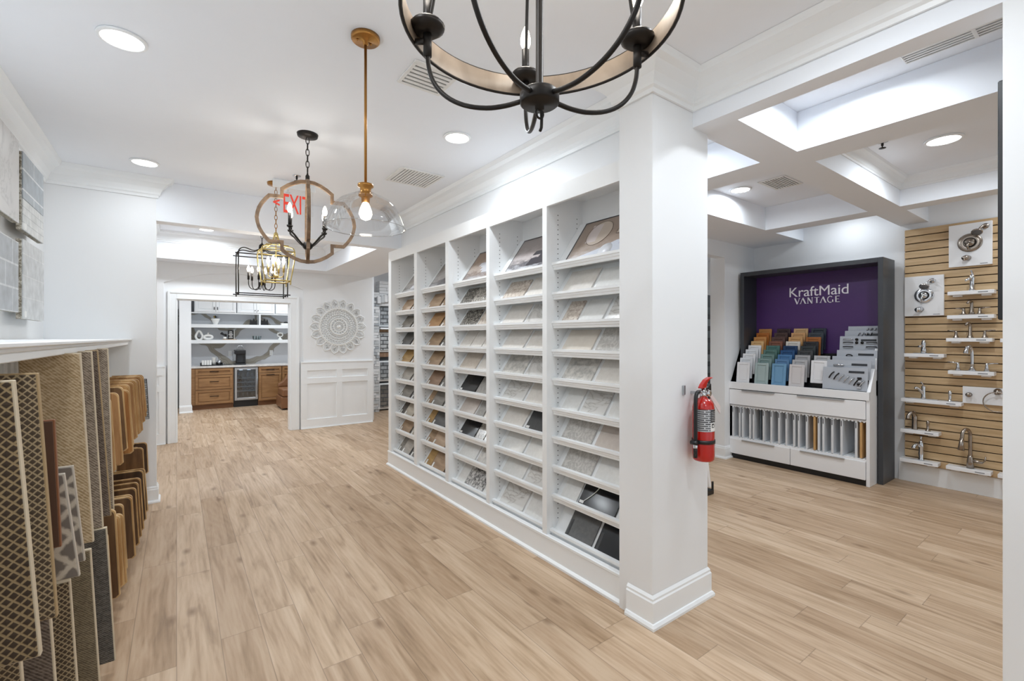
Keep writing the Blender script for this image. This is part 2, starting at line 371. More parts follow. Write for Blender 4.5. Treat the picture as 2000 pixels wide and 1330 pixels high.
# wainscot either side of the doorway
mb = MB(); y0, y1 = 8.078, 8.1005
def wains(xa, xb, stiles):
    mb.box(xa, xb, y1-0.006, y1, 0, 1.09)                 # panel ground
    mb.box(xa, xb, y0, y1, 0.953, 1.08); mb.box(xa, xb, y0, y1, 0.738, 0.832); mb.box(xa, xb, y0, y1, 0.0, 0.154)
    mb.box(xa, xb, y0-0.008, y1, 1.08, 1.10); mb.box(xa, xb, y0-0.014, y0, 0, 0.014)
    for a, b in stiles: mb.box(a, b, y0, y1, 0.154, 0.738); mb.box(a, b, y0, y1, 0.832, 0.953)
wains(1.633, 2.822, [(1.633, 1.73), (2.2, 2.29), (2.73, 2.822)]); wains(-0.9, -0.125, [(-0.9, -0.82), (-0.2, -0.125)])
struct(mb.build('trim_4', TRIM, bevel=0.002))
# shelf wall, column, beams of the right-hand room
struct(MB().box(2.385, 2.5, 1.72, 5.28, 0, CEIL).box(2.2, 2.385, 1.72, 5.30, 2.502, CEIL).build('wall_middle', WALL))
struct(box(1.99, 2.5, 1.5, 1.72, 0, CEIL).build('wall_column', WALL))
struct(MB().sweep([(2.2, 5.3), (2.2, 1.72), (1.99, 1.72), (1.99, 1.5), (2.35, 1.5), (2.35, -3)][::-1], [(d, h) for d, h in CROWN], z=CEIL).build('trim_5', TRIM))
struct(MB().sweep([(1.99, 1.66), (1.99, 1.5), (2.5, 1.5), (2.5, 5.3)], [(-d, h*1.1) for d, h in BASE]).build('baseboard_column', TRIM))
mb = MB()
for x0, x1 in ((2.35, 2.46), (3.185, 3.46), (5.27, 5.47)):
    mb.box(x0, x1, -3, 1.2999, BEAM, CEIL-0.001)
for x0, x1 in ((3.185, 3.46), (5.24, 5.48)): mb.box(x0, x1, 1.5301, 2.4599, BEAM, CEIL-0.001)
mb.box(2.35, 6.2, 1.3, 1.53, BEAM, CEIL-0.001); mb.box(2.5, 6.2, 2.46, 3.0599, BEAM, CEIL-0.001); mb.box(2.46, 6.2, -1.5, -1.2, BEAM+0.001, CEIL-0.001)
struct(mb.build('ceiling_beams', CEILM))
SM = [(d*0.55, h*0.62) for d, h in CROWN]
struct(MB().sweep([(3.46, -1.2), (5.27, -1.2), (5.27, 1.3), (3.46, 1.3)], SM, closed=True, z=CEIL).build('trim_6', TRIM))
struct(box(2.35, 2.5, -3, 0.295, 0, BEAM-0.0002).build('wall_pier', WALL))
struct(box(6.2, 6.3, -3, 3.16, 0, CEIL).build('wall_right', WALL))
struct(MB().box(5.48, 6.2, 3.06, 3.18, 0, CEIL).box(2.5, 5.48, 3.06, 3.18, 2.49, CEIL).build('wall_right_end', WALL))
struct(MB().sweep([(6.2, 3.06), (5.48, 3.06), (5.48, 3.18)][::-1], [(-d, h*1.05) for d, h in BASE]).build('baseboard_end', TRIM))
struct(MB().box(6.172, 6.2, -3, 1.535, 0, 0.19).build('baseboard_right', TRIM, bevel=0.003))
# room beyond the right-hand opening, stone room and coffee room shells
struct(MB().box(2.5, 8.2, 5.3, 5.4, 0, CEIL).box(8.1, 8.2, 3.18, 5.3, 0, CEIL).box(5.48, 8.2, 3.1801, 3.25, 0, CEIL).build('wall_back_room', WALL))
BRICKW = tiles('whitewashed_stone', 'D9DBDC', 'B9BDC1', '8F9498', bw=0.24, rh=0.06, ms=0.006, rough=0.8, plane='XZ')
mb = MB(); mb.box(3.0, 3.235, 9.15, 9.3, 0, 2.35)
struct(MB().box(2.9, 6.0, 9.3, 9.4, 0, CEIL).box(5.9, 6.0, 5.4, 9.3, 0, CEIL).build('wall_stone_room', WALL))
# coffee room
struct(MB().box(-1.4, -1.3, 8.25, 12.1, 0, CEIL).box(3.0, 3.1, 9.4, 12.1, 0, CEIL).box(2.82, 2.9, 8.25, 9.4, 0, CEIL).build('wall_coffee_side', WALL))
struct(box(0.041, 0.235, 11.19, 12.1, 0, CEIL).build('wall_coffee_pier', WALL))
struct(MB().sweep([(0.041, 11.19), (0.235, 11.19), (0.235, 11.47)], [(-d, h) for d, h in BASE]).build('baseboard_coffee', TRIM))
def mural():
    k = NT('mural_wallpaper'); tc = k.n('ShaderNodeTexCoord'); sp = k.n('ShaderNodeSeparateXYZ'); k.l(tc.outputs['Object'], sp.inputs[0])
    def M(op, a, b_=None):
        x = k.n('ShaderNodeMath', operation=op)
        for i, v in enumerate((a, b_)):
            if v is None: continue
            if isinstance(v, (int, float)): x.inputs[i].default_value = v
            else: k.l(v, x.inputs[i])
        return x.outputs[0]
    nz = k.n('ShaderNodeTexNoise'); nz.inputs['Scale'].default_value = 2.2; nz.inputs['Detail'].default_value = 2; k.l(tc.outputs['Object'], nz.inputs[0])
    out = None
    for (z0, amp, fr, ph, w) in ((1.16, 0.30, 2.3, 0.9, 0.10), (1.62, 0.28, 2.7, 2.4, 0.08), (1.86, 0.12, 3.4, 0.2, 0.05)):
        c = M('ADD', M('MULTIPLY', M('SINE', M('ADD', M('MULTIPLY', sp.outputs['X'], fr*1.35), ph)), amp), z0)
        d = M('SUBTRACT', M('ADD', sp.outputs['Z'], M('MULTIPLY', M('SUBTRACT', nz.outputs['Fac'], 0.5), 0.5)), c)
        a = M('DIVIDE', M('ABSOLUTE', d), w); out = a if out is None else M('MINIMUM', out, a)
    c = k.ramp(out, [(0.0, '8E887C'), (0.25, 'A8A296'), (0.35, '8C8679'), (0.5, 'B0ABA2'), (0.62, '7F786C'), (0.8, 'C9CBCF'), (1.0, 'D0D2D6')]); k.l(c, k.b.inputs['Base Color']); k.b.inputs['Roughness'].default_value = 0.5; return k.m
struct(box(-1.4, 3.1, 12.1, 12.2, 0, CEIL).build('wall_coffee_back', mural()))
# south end, unseen, is left open so the world light fills the rooms

# ------------------------------------------------------------------ ceiling fittings
def can_light(label, x, y, r=0.085, z=CEIL, power=CAN_W, group='round recessed ceiling lights'):
    t = thing('recessed_light', label, 'ceiling light', (x, y, z), group)
    MB().lathe([(r, -0.0005), (r*1.16, -0.002), (r*1.14, -0.008), (r*0.98, -0.012), (r*0.97, -0.006)], n=32, cap=False).build('trim_ring', TRIM, t, local=True)
    MB().lathe([(0.0001, -0.008), (r*0.98, -0.008)], n=32, cap=False).build('lens', LENS, t, local=True)
    area(t, (0, 0, -0.016), power, r*1.9, spread=PI*0.94); return t
cl = [('recessed light nearest the left tile wall, close to brass canopy', -0.21, 2.88), ('recessed light over the far end of the left ledge', -0.21, 4.8),
      ('recessed light beside the small square ceiling vent above shelving', 1.62, 2.89), ('added unseen recessed light over the left carpet samples', -0.21, 0.9),
      ('added unseen recessed light behind the wooden ring chandelier', 1.62, 0.6), ('added unseen recessed light behind the camera', 0.7, -1.2)]  # last three cans are added outside the view for their light
for l, x, y in cl: can_light(l, x, y, power=CAN_W*(0.3 if y > 4 else 1.0))
can_light('recessed light inside the hall coffer before the doorway', 0.32, 7.3, 0.08, power=CAN_W*1.3)
can_light('added unseen recessed light at the right of hall coffer', 1.6, 6.0, 0.08, power=CAN_W*1.3)  # extra can, hidden by the soffit, added to brighten the hall
can_light('large recessed light in the coffer above the faucet wall', 4.475, 0.856, 0.095, power=CAN_W*1.35)
can_light('recessed light in the coffer above the purple display', 4.4, 2.3, 0.085, power=CAN_W*0.85)
can_light('recessed light half hidden by the beam beside the long grille', 2.868, 0.93, 0.08, power=CAN_W*0.8)
can_light('recessed light in the small coffer behind the column', 2.85, 2.1, 0.08, power=CAN_W*0.6)
can_light('recessed light in the coffer over the purple display', 5.85, 1.95, 0.08, power=CAN_W*0.25)
can_light('recessed light in the coffer over the faucets', 5.85, 0.4, 0.08, power=CAN_W*0.35)
can_light('recessed light in the back room', 5.6, 4.3, 0.09, power=CAN_W*1.6)
can_light('added unseen recessed light in the stone room', 3.9, 7.6, 0.09, power=CAN_W*2.6)  # unseen can added to brighten the stone room
can_light('recessed light in the coffee room', 0.9, 9.6, 0.09, power=CAN_W*2.6)
can_light('recessed light by the coffee counter', 1.9, 10.9, 0.09, power=CAN_W*1.3)
can_light('recessed light at left of coffee room', -0.7, 9.9, 0.09, power=CAN_W*1.2)
VENTW = plain('vent_white', 'E6E6E4', 0.45, var=0.02); DARKIN = plain('duct_dark', '2A2B2C', 0.8)
def vent(label, pts, nl, mode='slats', gap=0.45, group='ceiling air vents', inset=0.02, name='ceiling_vent'):
    """pts: four corners on the ceiling; louvres run along edge 0-1"""
    P = [Vector(p) for p in pts]; c = sum(P, Vector())/4; t = thing(name, label, 'vent', (c.x, c.y, CEIL), group)
    u = (P[1]-P[0]); v = (P[3]-P[0]); L, Wd = u.length, v.length; u.normalize(); v.normalize(); n = Vector((0, 0, -1))
    def q(a, b, h): return P[0]+u*a+v*b+n*h-Vector((0, 0, 0))
    def blk(mb, a0, a1, b0, b1, h0, h1):
        vs = [q(a, b, h) for h in (h0, h1) for a, b in ((a0, b0), (a1, b0), (a1, b1), (a0, b1))]
        for vv in vs: vv.z += CEIL-P[0].z
        mb.add(vs, [(0,1,2,3),(7,6,5,4),(0,4,5,1),(1,5,6,2),(2,6,7,3),(3,7,4,0)])
    f = inset; mb = MB(); blk(mb, 0, L, 0, f, 0.0005, 0.01); blk(mb, 0, L, Wd-f, Wd, 0.0005, 0.01); blk(mb, 0, f, f, Wd-f, 0.0005, 0.01); blk(mb, L-f, L, f, Wd-f, 0.0005, 0.01); mb.build('frame', VENTW, t, bevel=0.002)
    mb = MB(); blk(mb, f*0.8, L-f*0.8, f*0.8, Wd-f*0.8, 0.0003, 0.002); mb.build('duct', DARKIN, t)
    mb = MB(); st = (Wd-2*f)/nl
    for i in range(nl): b = f+st*i; blk(mb, f, L-f, b, b+st*(1-gap), 0.003, 0.009)
    mb.build('louvres', VENTW, t); return t
sq = lambda x0, x1, y0, y1: [(x0, y0, CEIL), (x0, y1, CEIL), (x1, y1, CEIL), (x1, y0, CEIL)]
vent('square slatted ceiling vent between brass canopy and ring chandelier', [(0.99, 2.20, CEIL), (1.25, 2.20, CEIL), (1.25, 2.45, CEIL), (0.99, 2.45, CEIL)], 6, gap=0.4)
vent('wide fine-louvred ceiling vent above the far end of shelving', [(1.52, 3.65, CEIL), (1.52, 4.04, CEIL), (1.92, 4.04, CEIL), (1.92, 3.65, CEIL)], 13, gap=0.35)
vent('slatted ceiling vent in the coffer above the purple display', [(4.32, 1.86, CEIL), (4.68, 1.86, CEIL), (4.68, 2.10, CEIL), (4.32, 2.10, CEIL)][::-1], 9, gap=0.5)
t = vent('long linear air grille in the bright coffer by the pier', [(2.96, 0.732, CEIL), (2.96, -0.6, CEIL), (3.07, -0.6, CEIL), (3.07, 0.732, CEIL)], 4, gap=0.55, name='linear_grille', inset=0.006)
box(2.962, 3.068, 0.46, 0.475, CEIL-0.011, CEIL-0.002).build('divider', VENTW, t)
def sprinkler(label, x, y):
    t = thing('sprinkler_head', label, 'sprinkler', (x, y, CEIL), 'ceiling sprinkler heads')
    MB().lathe([(0.001, -0.004), (0.035, -0.004), (0.036, 0)], n=16).build('escutcheon', CHROME, t, local=True)
    MB().lathe([(0.008, -0.004), (0.008, -0.03), (0.004, -0.03), (0.004, -0.045), (0.022, -0.046), (0.022, -0.049), (0.001, -0.05)], n=12).build('deflector', BRONZE, t, local=True)
sprinkler('sprinkler head beside the gold lantern canopy', 0.86, 4.42); sprinkler('sprinkler head in the coffer near the large right light', 4.17, 1.13)
# exit sign hung from the ceiling
t = thing('exit_sign', 'clear hanging exit sign with red letters behind the wooden lantern', 'sign', (0.88, 4.62, CEIL))
CLEARP = glass_mat('sign_acrylic', base_alpha=0.12, edge=0.2)
box(0.72, 1.04, 4.617, 4.623, 2.635, 2.86).build('panel', CLEARP, t); box(0.70, 1.06, 4.60, 4.64, 2.86, CEIL).build('housing', TRIM, t, bevel=0.004)
text('EXIT', 0.245, SIGNRED, t, face_mat((0.895, 4.612, 2.715), (1, 0, 0), (0, 0, 1)) @ Matrix.Diagonal((0.46, 1, 1, 1)), depth=0.004, bold=0.0015)
text('<', 0.10, SIGNRED, t, face_mat((0.728, 4.612, 2.715), (1, 0, 0), (0, 0, 1)), name='arrow', depth=0.004, bold=0.003)

# ------------------------------------------------------------------ hanging lights
def candle(parent, x, y, z, h=0.09, r=0.009, mat=BRONZE, bulb=0.05, br=0.014, cup=None, parts='candle', watt=1.6):
    mb = MB(); mb.lathe([(r, 0), (r, h)], (x, y, z), 12)
    if cup: mb.lathe(cup, (x, y, z), 20)
    c = mb.build(parts, mat, parent, local=True)
    b = MB().lathe([(br*0.5, 0), (br*0.95, bulb*0.25), (br, bulb*0.42), (br*0.7, bulb*0.72), (br*0.25, bulb*0.95), (0.0005, bulb)], (x, y, z+h), 14).build('bulb', BULB, c, local=True)
    if watt: point(parent, (x, y, z+h+bulb*0.5), watt)
    return c
def chain(mb, x, y, z0, z1, link=0.04, r=0.0028, w=0.011):
    n = max(1, int(round((z1-z0)/(link*0.78)))); st = (z1-z0)/n
    for i in range(n):
        zc = z0+st*(i+0.5); hl = st*0.62
        pts = []
        for k in range(14):
            a = 2*PI*k/14; u = w*math.cos(a); v = hl*math.sin(a); pts.append((x+(u if i % 2 else 0), y+(0 if i % 2 else u), zc+v))
        mb.tube(pts, r, 6, closed=True)
    return mb
# 1. big ring chandelier close to the camera
cx, cy, zr = 0.745, 0.905, 2.325
t = thing('ring_chandelier', 'large wooden ring chandelier with curved dark arms, nearest the camera', 'chandelier', (cx, cy, 2.0))
L = Vector((cx, cy, 2.0)); zl = zr-2.0
R = 0.345
def rustic():
    return wood('rustic_band_wood', '6F6051', 'A59483', (6, 6, 3), 0.5)
MB().lathe([(R-0.006, zl-0.028), (R, zl-0.028), (R, zl+0.028), (R-0.006, zl+0.028), (R-0.006, zl-0.028)], n=72, cap=False).build('wood_band', rustic(), t, local=True)
mb = MB()
for zz in (-0.029, 0.029): mb.tube([(R*math.cos(a)*0.998, R*math.sin(a)*0.998, zl+zz) for a in [2*PI*i/72 for i in range(72)]], 0.0045, 8, closed=True)
mb.build('hoop', BRONZE, t, local=True)
va = PI/2-math.atan2(655, 900)      # direction of view in XY
angs = [va+math.radians(d) for d in (5, 77, 149, -139, -67)]
MB().lathe([(0.001, 0.075), (0.012, 0.078), (0.012, 0.088), (0.045, 0.09), (0.05, 0.094), (0.05, 0.118), (0.044, 0.124), (0.014, 0.128), (0.0095, 0.14), (0.0095, 0.79), (0.03, 0.79), (0.03, 0.83), (0.008, 0.83)], n=28).build('hub', BRONZE, t, local=True)
MB().tube([(0, 0, 0.08), (0.006, 0, 0.07), (0.006, 0, 0.035), (0.002, 0, 0.025)], 0.004, 8).tube([(0.012*math.cos(a), 0, 0.068+0.012*math.sin(a)) for a in [2*PI*i/12 for i in range(12)]], 0.003, 6, closed=True).build('hook', BRONZE, t, local=True)
MB().lathe([(0.007, 0.83), (0.007, 0.90), (0.062, 0.905), (0.065, 0.93), (0.001, 0.93)], n=24).build('canopy', BRONZE, t, local=True)
for a in angs:
    ux, uy = math.cos(a), math.sin(a); rc = 0.305
    def pp(r, z): return (ux*r, uy*r, z)
    low = [pp(0.045, 0.105), pp(0.09, 0.098), pp(0.14, 0.098), pp(0.20, 0.112), pp(0.25, 0.14), pp(0.285, 0.18), pp(0.301, 0.225), pp(rc, 0.27)]
    MB().tube(low, 0.0062, 10).tube([pp(rc, 0.255), pp(rc, 0.315)], 0.0115, 12).tube([pp(rc, 0.295), pp(R-0.003, 0.30)], 0.008, 8).build('arm', BRONZE, t, local=True)
    up = [pp(0.028, 0.80), pp(0.07, 0.785), pp(0.14, 0.74), pp(0.20, 0.67), pp(0.245, 0.58), pp(0.275, 0.47), pp(0.295, 0.37), pp(rc+0.01, 0.30)]
    MB().tube(up, 0.0052, 10).build('upper_arm', BRONZE, t, local=True)
    candle(t, ux*rc, uy*rc, 0.315, h=0.105, r=0.0115, bulb=0.075, br=0.0165, cup=[(0.008, 0), (0.03, 0.002), (0.045, 0.014), (0.047, 0.022), (0.04, 0.03), (0.012, 0.034)])
# 2. clear glass dome pendant
t = thing('glass_dome_pendant', 'clear glass dome pendant light on a long brass rod', 'pendant light', (0.727, 2.183, 1.95))
z = lambda w: w-1.95
MB().lathe([(0.001, z(2.93)), (0.066, z(2.93)), (0.066, z(2.914)), (0.06, z(2.908)), (0.012, z(2.905)), (0.012, z(2.89))], n=32).tube([(0.025, 0, z(2.908)), (0.025, 0, z(2.898))], 0.005, 8).tube([(-0.04, 0.0, z(2.908)), (-0.04, 0, z(2.898))], 0.004, 8).build('canopy', BRASS, t, local=True)
MB().tube([(0, 0, z(2.90)), (0, 0, z(2.23))], 0.0065, 12).build('rod', BRASS, t, local=True)
MB().lathe([(0.0065, z(2.235)), (0.018, z(2.233)), (0.036, z(2.228)), (0.037, z(2.217)), (0.026, z(2.21)), (0.024, z(2.185)), (0.032, z(2.18)), (0.033, z(2.172)), (0.02, z(2.165)), (0.018, z(2.14))], n=28).build('socket', BRASS, t, local=True)
prof = [(0.034, z(2.178)), (0.05, z(2.183)), (0.055, z(2.175)), (0.085, z(2.166)), (0.118, z(2.147)), (0.143, z(2.12)), (0.163, z(2.085)), (0.178, z(2.05)), (0.187, z(2.022)), (0.184, z(2.018)), (0.17, z(2.014))]
MB().lathe(prof, n=56, cap=False).build('glass_shade', GLASS, t, local=True)
MB().tube([(0.1845*math.cos(a), 0.1845*math.sin(a), z(2.02)) for a in [2*PI*i/56 for i in range(56)]], 0.0016, 6, closed=True).build('shade_rim', glass_mat('glass_rim', base_alpha=0.35, edge=0.5, rough=0.1), t, local=True)
MB().lathe([(0.013, z(2.14)), (0.02, z(2.125)), (0.029, z(2.10)), (0.03, z(2.085)), (0.022, z(2.065)), (0.0005, z(2.056))], n=20).build('bulb', emis('pendant_bulb', 'FFF6E8', BULB_E*0.8), t, local=True)
# 3. quatrefoil wooden lantern
t = thing('quatrefoil_lantern', 'wooden quatrefoil lantern with four candles on dark chain', 'chandelier', (0.745, 3.469, 2.02))
H = 0.585; zc = 0.2925
def quatre():
    hw = 0.325; N = [(0, 1.0), (0.14, 0.992), (0.27, 0.965), (0.40, 0.925), (0.53, 0.868), (0.53, 0.785), (0.75, 0.785), (0.83, 0.735), (0.90, 0.68), (0.955, 0.62), (0.985, 0.56), (1.0, 0.5)]
    N = N+[(x, 1-z_) for x, z_ in reversed(N[:-1])]
    half = [(x*hw, z_*H) for x, z_ in N]
    return half+[(-x, zz) for x, zz in reversed(half[1:-1])]
Q = quatre(); QW = wood('lantern_wood', '5C4735', '8F7459', (18, 18, 18), 0.5)
def quat_frame(rot):
    mb = MB(); n = len(Q); M = Matrix.Rotation(rot, 4, 'Z'); wdt = 0.011; dep = 0.011; vs = []
    P = [Vector(q) for q in Q]
    for i in range(n):
        a = (P[i]-P[i-1]); b = (P[(i+1) % n]-P[i]); a = a.normalized() if a.length > 1e-7 else b.normalized(); b = b.normalized() if b.length > 1e-7 else a
        n1 = Vector((a.y, -a.x)); n2 = Vector((b.y, -b.x)); d = 1+n1.dot(n2); m = (n1+n2)/max(d, 0.35)
        o, ii = P[i]+m*0.0, P[i]+m*2*wdt
        for y in (-dep, dep): vs.append((o.x, y, o.y)); vs.append((ii.x, y, ii.y))
    fs = []
    for i in range(n):
        j = (i+1) % n; A = [i*4+k for k in range(4)]; B = [j*4+k for k in range(4)]
        fs += [(A[0], A[1], B[1], B[0]), (A[2], B[2], B[3], A[3]), (A[0], B[0], B[2], A[2]), (A[1], A[3], B[3], B[1])]
    mb.add(vs, fs, M=M); return mb
vr = math.atan2(3.469, 0.745)-PI/2
for rr in (vr+math.radians(1.5), vr+math.radians(91.5)): quat_frame(rr).build('quatrefoil_frame', QW, t, local=True)
mb = MB().lathe([(0.014, H), (0.014, H+0.03), (0.007, H+0.04), (0.004, H+0.055)], n=14); chain(mb, 0, 0, H+0.05, 0.885, 0.05); mb.lathe([(0.01, 0.885), (0.066, 0.892), (0.07, 0.91), (0.001, 0.91)], n=28); mb.build('chain', BRONZE, t, local=True)
MB().lathe([(0.001, 0.095), (0.022, 0.1), (0.034, 0.115), (0.034, 0.135), (0.02, 0.15), (0.006, 0.155), (0.005, H)], n=20).build('hub', BRONZE, t, local=True)
for k, a in enumerate([vr+math.radians(d) for d in (35, 145, 215, 325)]):
    ux, uy = math.cos(a), math.sin(a); rc = 0.135
    MB().tube([(ux*r, uy*r, h) for r, h in ((0.03, 0.122), (0.06, 0.145), (0.10, 0.185), (rc, 0.215), (rc, 0.235))], 0.0065, 10).lathe([(0.006, 0.225), (0.018, 0.232), (0.02, 0.242), (0.001, 0.243)], (ux*rc, uy*rc, 0), 14).build('arm', BRONZE, t, local=True)
    candle(t, ux*rc, uy*rc, 0.242, h=0.085, r=0.0105, bulb=0.07, br=0.016)
# 4. gold lantern
t = thing('gold_lantern', 'gold caged lantern chandelier on chain, partly behind wooden lantern', 'chandelier', (0.745, 4.746, 1.985))
mb = MB()
def ring4(mb, hw, z_, r, rot=0, ov=0.0):
    M = Matrix.Rotation(rot, 4, 'Z')
    c = [(-hw, -hw), (hw, -hw), (hw, hw), (-hw, hw)]
    for i in range(4):
        a, b = Vector(c[i]), Vector(c[(i+1) % 4]); d = (b-a).normalized()*ov
        mb.tube([(a.x-d.x, a.y-d.y, z_), (b.x+d.x, b.y+d.y, z_)], r, 6, M=M)
ring4(mb, 0.135, 0.30, 0.006); ring4(mb, 0.105, 0.035, 0.007); ring4(mb, 0.09, 0.36, 0.004)
for sx in (-1, 1):
    for sy in (-1, 1):
        mb.tube([(sx*0.105, sy*0.105, 0.0), (sx*0.107, sy*0.107, 0.04), (sx*0.13, sy*0.13, 0.2), (sx*0.135, sy*0.135, 0.30), (sx*0.12, sy*0.12, 0.335), (sx*0.06, sy*0.06, 0.36), (sx*0.025, sy*0.025, 0.41), (sx*0.012, sy*0.012, 0.46)], 0.0055, 8)
mb.lathe([(0.001, 0.45), (0.018, 0.455), (0.02, 0.47), (0.01, 0.49), (0.001, 0.495)], n=16); mb.build('cage', GOLD, t, local=True)
mb = MB(); chain(mb, 0, 0, 0.49, 0.92, 0.05); mb.lathe([(0.008, 0.915), (0.07, 0.925), (0.075, 0.945), (0.001, 0.945)], n=24); mb.build('chain', BRASS, t, local=True)
mb = MB().tube([(0, 0, 0.45), (0, 0, 0.09)], 0.005, 8).lathe([(0.001, 0.06), (0.02, 0.07), (0.025, 0.085), (0.01, 0.1)], n=14); mb.build('stem', GOLD, t, local=True)
for k in range(4):
    a = PI/4+k*PI/2+0.3; ux, uy = math.cos(a), math.sin(a)
    MB().tube([(ux*r, uy*r, h) for r, h in ((0.01, 0.08), (0.045, 0.072), (0.065, 0.09), (0.068, 0.125))], 0.0045, 8).build('arm', GOLD, t, local=True)
    candle(t, ux*0.068, uy*0.068, 0.12, h=0.08, r=0.009, mat=GOLD, bulb=0.065, br=0.015)
# 5. black rectangular lantern in the hall coffer
t = thing('rectangular_lantern', 'black rectangular cage lantern hanging before the doorway', 'chandelier', (0.76, 5.72, 1.95))
mb = MB(); hx, hy = 0.235, 0.12
def rect(z_, ov=0.03):
    for sy in (-1, 1): mb.tube([(-hx-ov, sy*hy, z_), (hx+ov, sy*hy, z_)], 0.006, 6)
    for sx in (-1, 1): mb.tube([(sx*hx, -hy-ov*0.5, z_), (sx*hx, hy+ov*0.5, z_)], 0.006, 6)
rect(0.02); rect(0.44)
for sx in (-1, 1):
    for sy in (-1, 1):
        mb.tube([(sx*hx, sy*hy, -0.005), (sx*hx, sy*hy, 0.44), (sx*hx*0.97, sy*hy*0.97, 0.475), (sx*hx*0.85, sy*hy*0.85, 0.50), (sx*hx*0.7, sy*hy*0.7, 0.505), (sx*hx*0.35, sy*hy*0.4, 0.49), (sx*0.02, sy*0.02, 0.52)], 0.006, 8)
mb.build('cage', BRONZE, t, local=True)
MB().lathe([(0.006, 0.48), (0.03, 0.50), (0.034, 0.53), (0.03, 0.56), (0.022, 0.57), (0.006, 0.585), (0.004, 0.60)], n=18).tube([(0, 0, 0.5), (0, 0, 0.16)], 0.006, 8).lathe([(0.001, 0.12), (0.024, 0.13), (0.032, 0.15), (0.02, 0.165), (0.006, 0.17)], n=16).build('stem', BRONZE, t, local=True)
mb = MB(); chain(mb, 0, 0, 0.60, 0.955, 0.05); mb.lathe([(0.01, 0.955), (0.06, 0.96), (0.065, 0.98), (0.001, 0.98)], n=20); mb.build('chain', BRONZE, t, local=True)
for k in range(6):
    a = k*PI/3+0.2; ux, uy = math.cos(a)*0.135, math.sin(a)*0.085
    MB().tube([(ux*r, uy*r, h) for r, h in ((0.15, 0.145), (0.35, 0.085), (0.7, 0.075), (0.95, 0.105), (1, 0.18))], 0.0045, 8).build('arm', BRONZE, t, local=True)
    candle(t, ux, uy, 0.175, h=0.085, r=0.0105, bulb=0.07, br=0.015)

# ------------------------------------------------------------------ countertop and flooring sample shelving
XF = 2.02
BAYS = [(4.528, 5.167), (3.83, 4.459), (3.129, 3.767), (2.423, 3.084), (1.718, 2.377)]   # far to near
BAYN = ['farthest bay of the shelving', 'second bay from the far end', 'middle bay of the shelving', 'second bay from the column', 'bay next to the column']
LZ = [2.009, 1.807, 1.612, 1.42, 1.226, 1.025, 0.831, 0.633, 0.437, 0.205]
ROWN = ['top', 'second', 'third', 'fourth', 'fifth', 'sixth', 'seventh', 'eighth', 'ninth', 'bottom']
sh = thing('sample_shelving', 'long white built-in sample shelving with ten ledges in five bays', 'shelving', (2.2, 3.45, 0))
mb = MB(); y0, y1 = 1.7205, 5.25
mb.box(XF, XF+0.022, BAYS[0][1], y1, 0.17, 2.5)
for a, b in ((BAYS[1][1], BAYS[0][0]), (BAYS[2][1], BAYS[1][0]), (BAYS[3][1], BAYS[2][0]), (BAYS[4][1], BAYS[3][0])): mb.box(XF, XF+0.022, a, b, 0.17, 2.5)
for a, b in BAYS: mb.box(XF, XF+0.022, a, b, 2.385, 2.5); mb.box(XF, XF+0.022, a, b, 0.10, 0.17)
mb.build('face_frame', SHELFW, sh)
mb = MB(); mb.box(2.355, 2.384, y0, y1, 0.05, 2.5); mb.box(XF+0.022, 2.355, y0, y1, 2.47, 2.5); mb.box(XF+0.022, 2.355, y0, y1, 0.10, 0.14)
ups = [(BAYS[0][1], y1)]+[(BAYS[i+1][1]+0.0, BAYS[i][0]) for i in range(4)]
for a, b in ups: mb.box(XF+0.0221, 2.355, a, b, 0.14, 2.47)
mb.build('carcass', SHELFW, sh)
mb = MB(); mb.sweep([(XF+0.3, 5.25), (XF, 5.25), (XF, 1.69)], [(-0.022, 0.0), (-0.022, 0.014), (-0.012, 0.024), (-0.006, 0.026), (-0.006, 0.148), (-0.010, 0.152), (-0.010, 0.166), (-0.001, 0.17)])
mb.build('baseboard', TRIM, sh)
TH = math.radians(54); cu, su = math.cos(TH), math.sin(TH)
def slope_box(mb, y0, y1, l0, l1, n0, n1, bx, bz):
    vs = []
    for nn in (n0, n1):
        for l_, y in ((l0, y0), (l1, y0), (l1, y1), (l0, y1)): vs.append((bx+l_*cu-nn*su, y, bz+l_*su+nn*cu))
    mb.add(vs, [(0,1,2,3),(7,6,5,4),(0,4,5,1),(1,5,6,2),(2,6,7,3),(3,7,4,0)]); return mb
BX = 2.092
for bi, (a, b) in enumerate(BAYS):
    a2, b2 = a+0.001, b-0.001
    for ri, zt in enumerate(LZ):
        mb = MB(); x = 2.062 if ri < 9 else 2.045
        mb.prism([(x, zt), (x+0.026, zt+0.002), (x+0.03, zt-0.016), (x+0.035, zt-0.05), (x+0.018, zt-0.05), (x+0.016, zt-0.036), (x+0.010, zt-0.032), (x+0.008, zt-0.02), (x, zt-0.016)], a2, b2, 'Y')
        mb.build('ledge', TRIM, sh)
        mb = MB(); Lh = 0.25 if ri else 0.41
        if ri == 9: slope_box(mb, a2, b2, -0.01, 0.26, -0.012, 0, BX-0.015, zt-0.03)
        else: slope_box(mb, a2, b2, -0.01, Lh, -0.012, 0, BX, zt-0.034)
        mb.build('sloped_board', SHELFW, sh)
mb = MB()    # shelf pin holes
for bi, (a, b) in enumerate(BAYS):
    for k in range(64):
        zz = 0.26+k*0.033
        for xx in (2.12, 2.30): mb.box(xx-0.003, xx+0.003, b-0.0015, b-0.0004, zz-0.003, zz+0.003)
mb.build('pin_holes', DARKIN, sh)['kind'] = 'stuff'

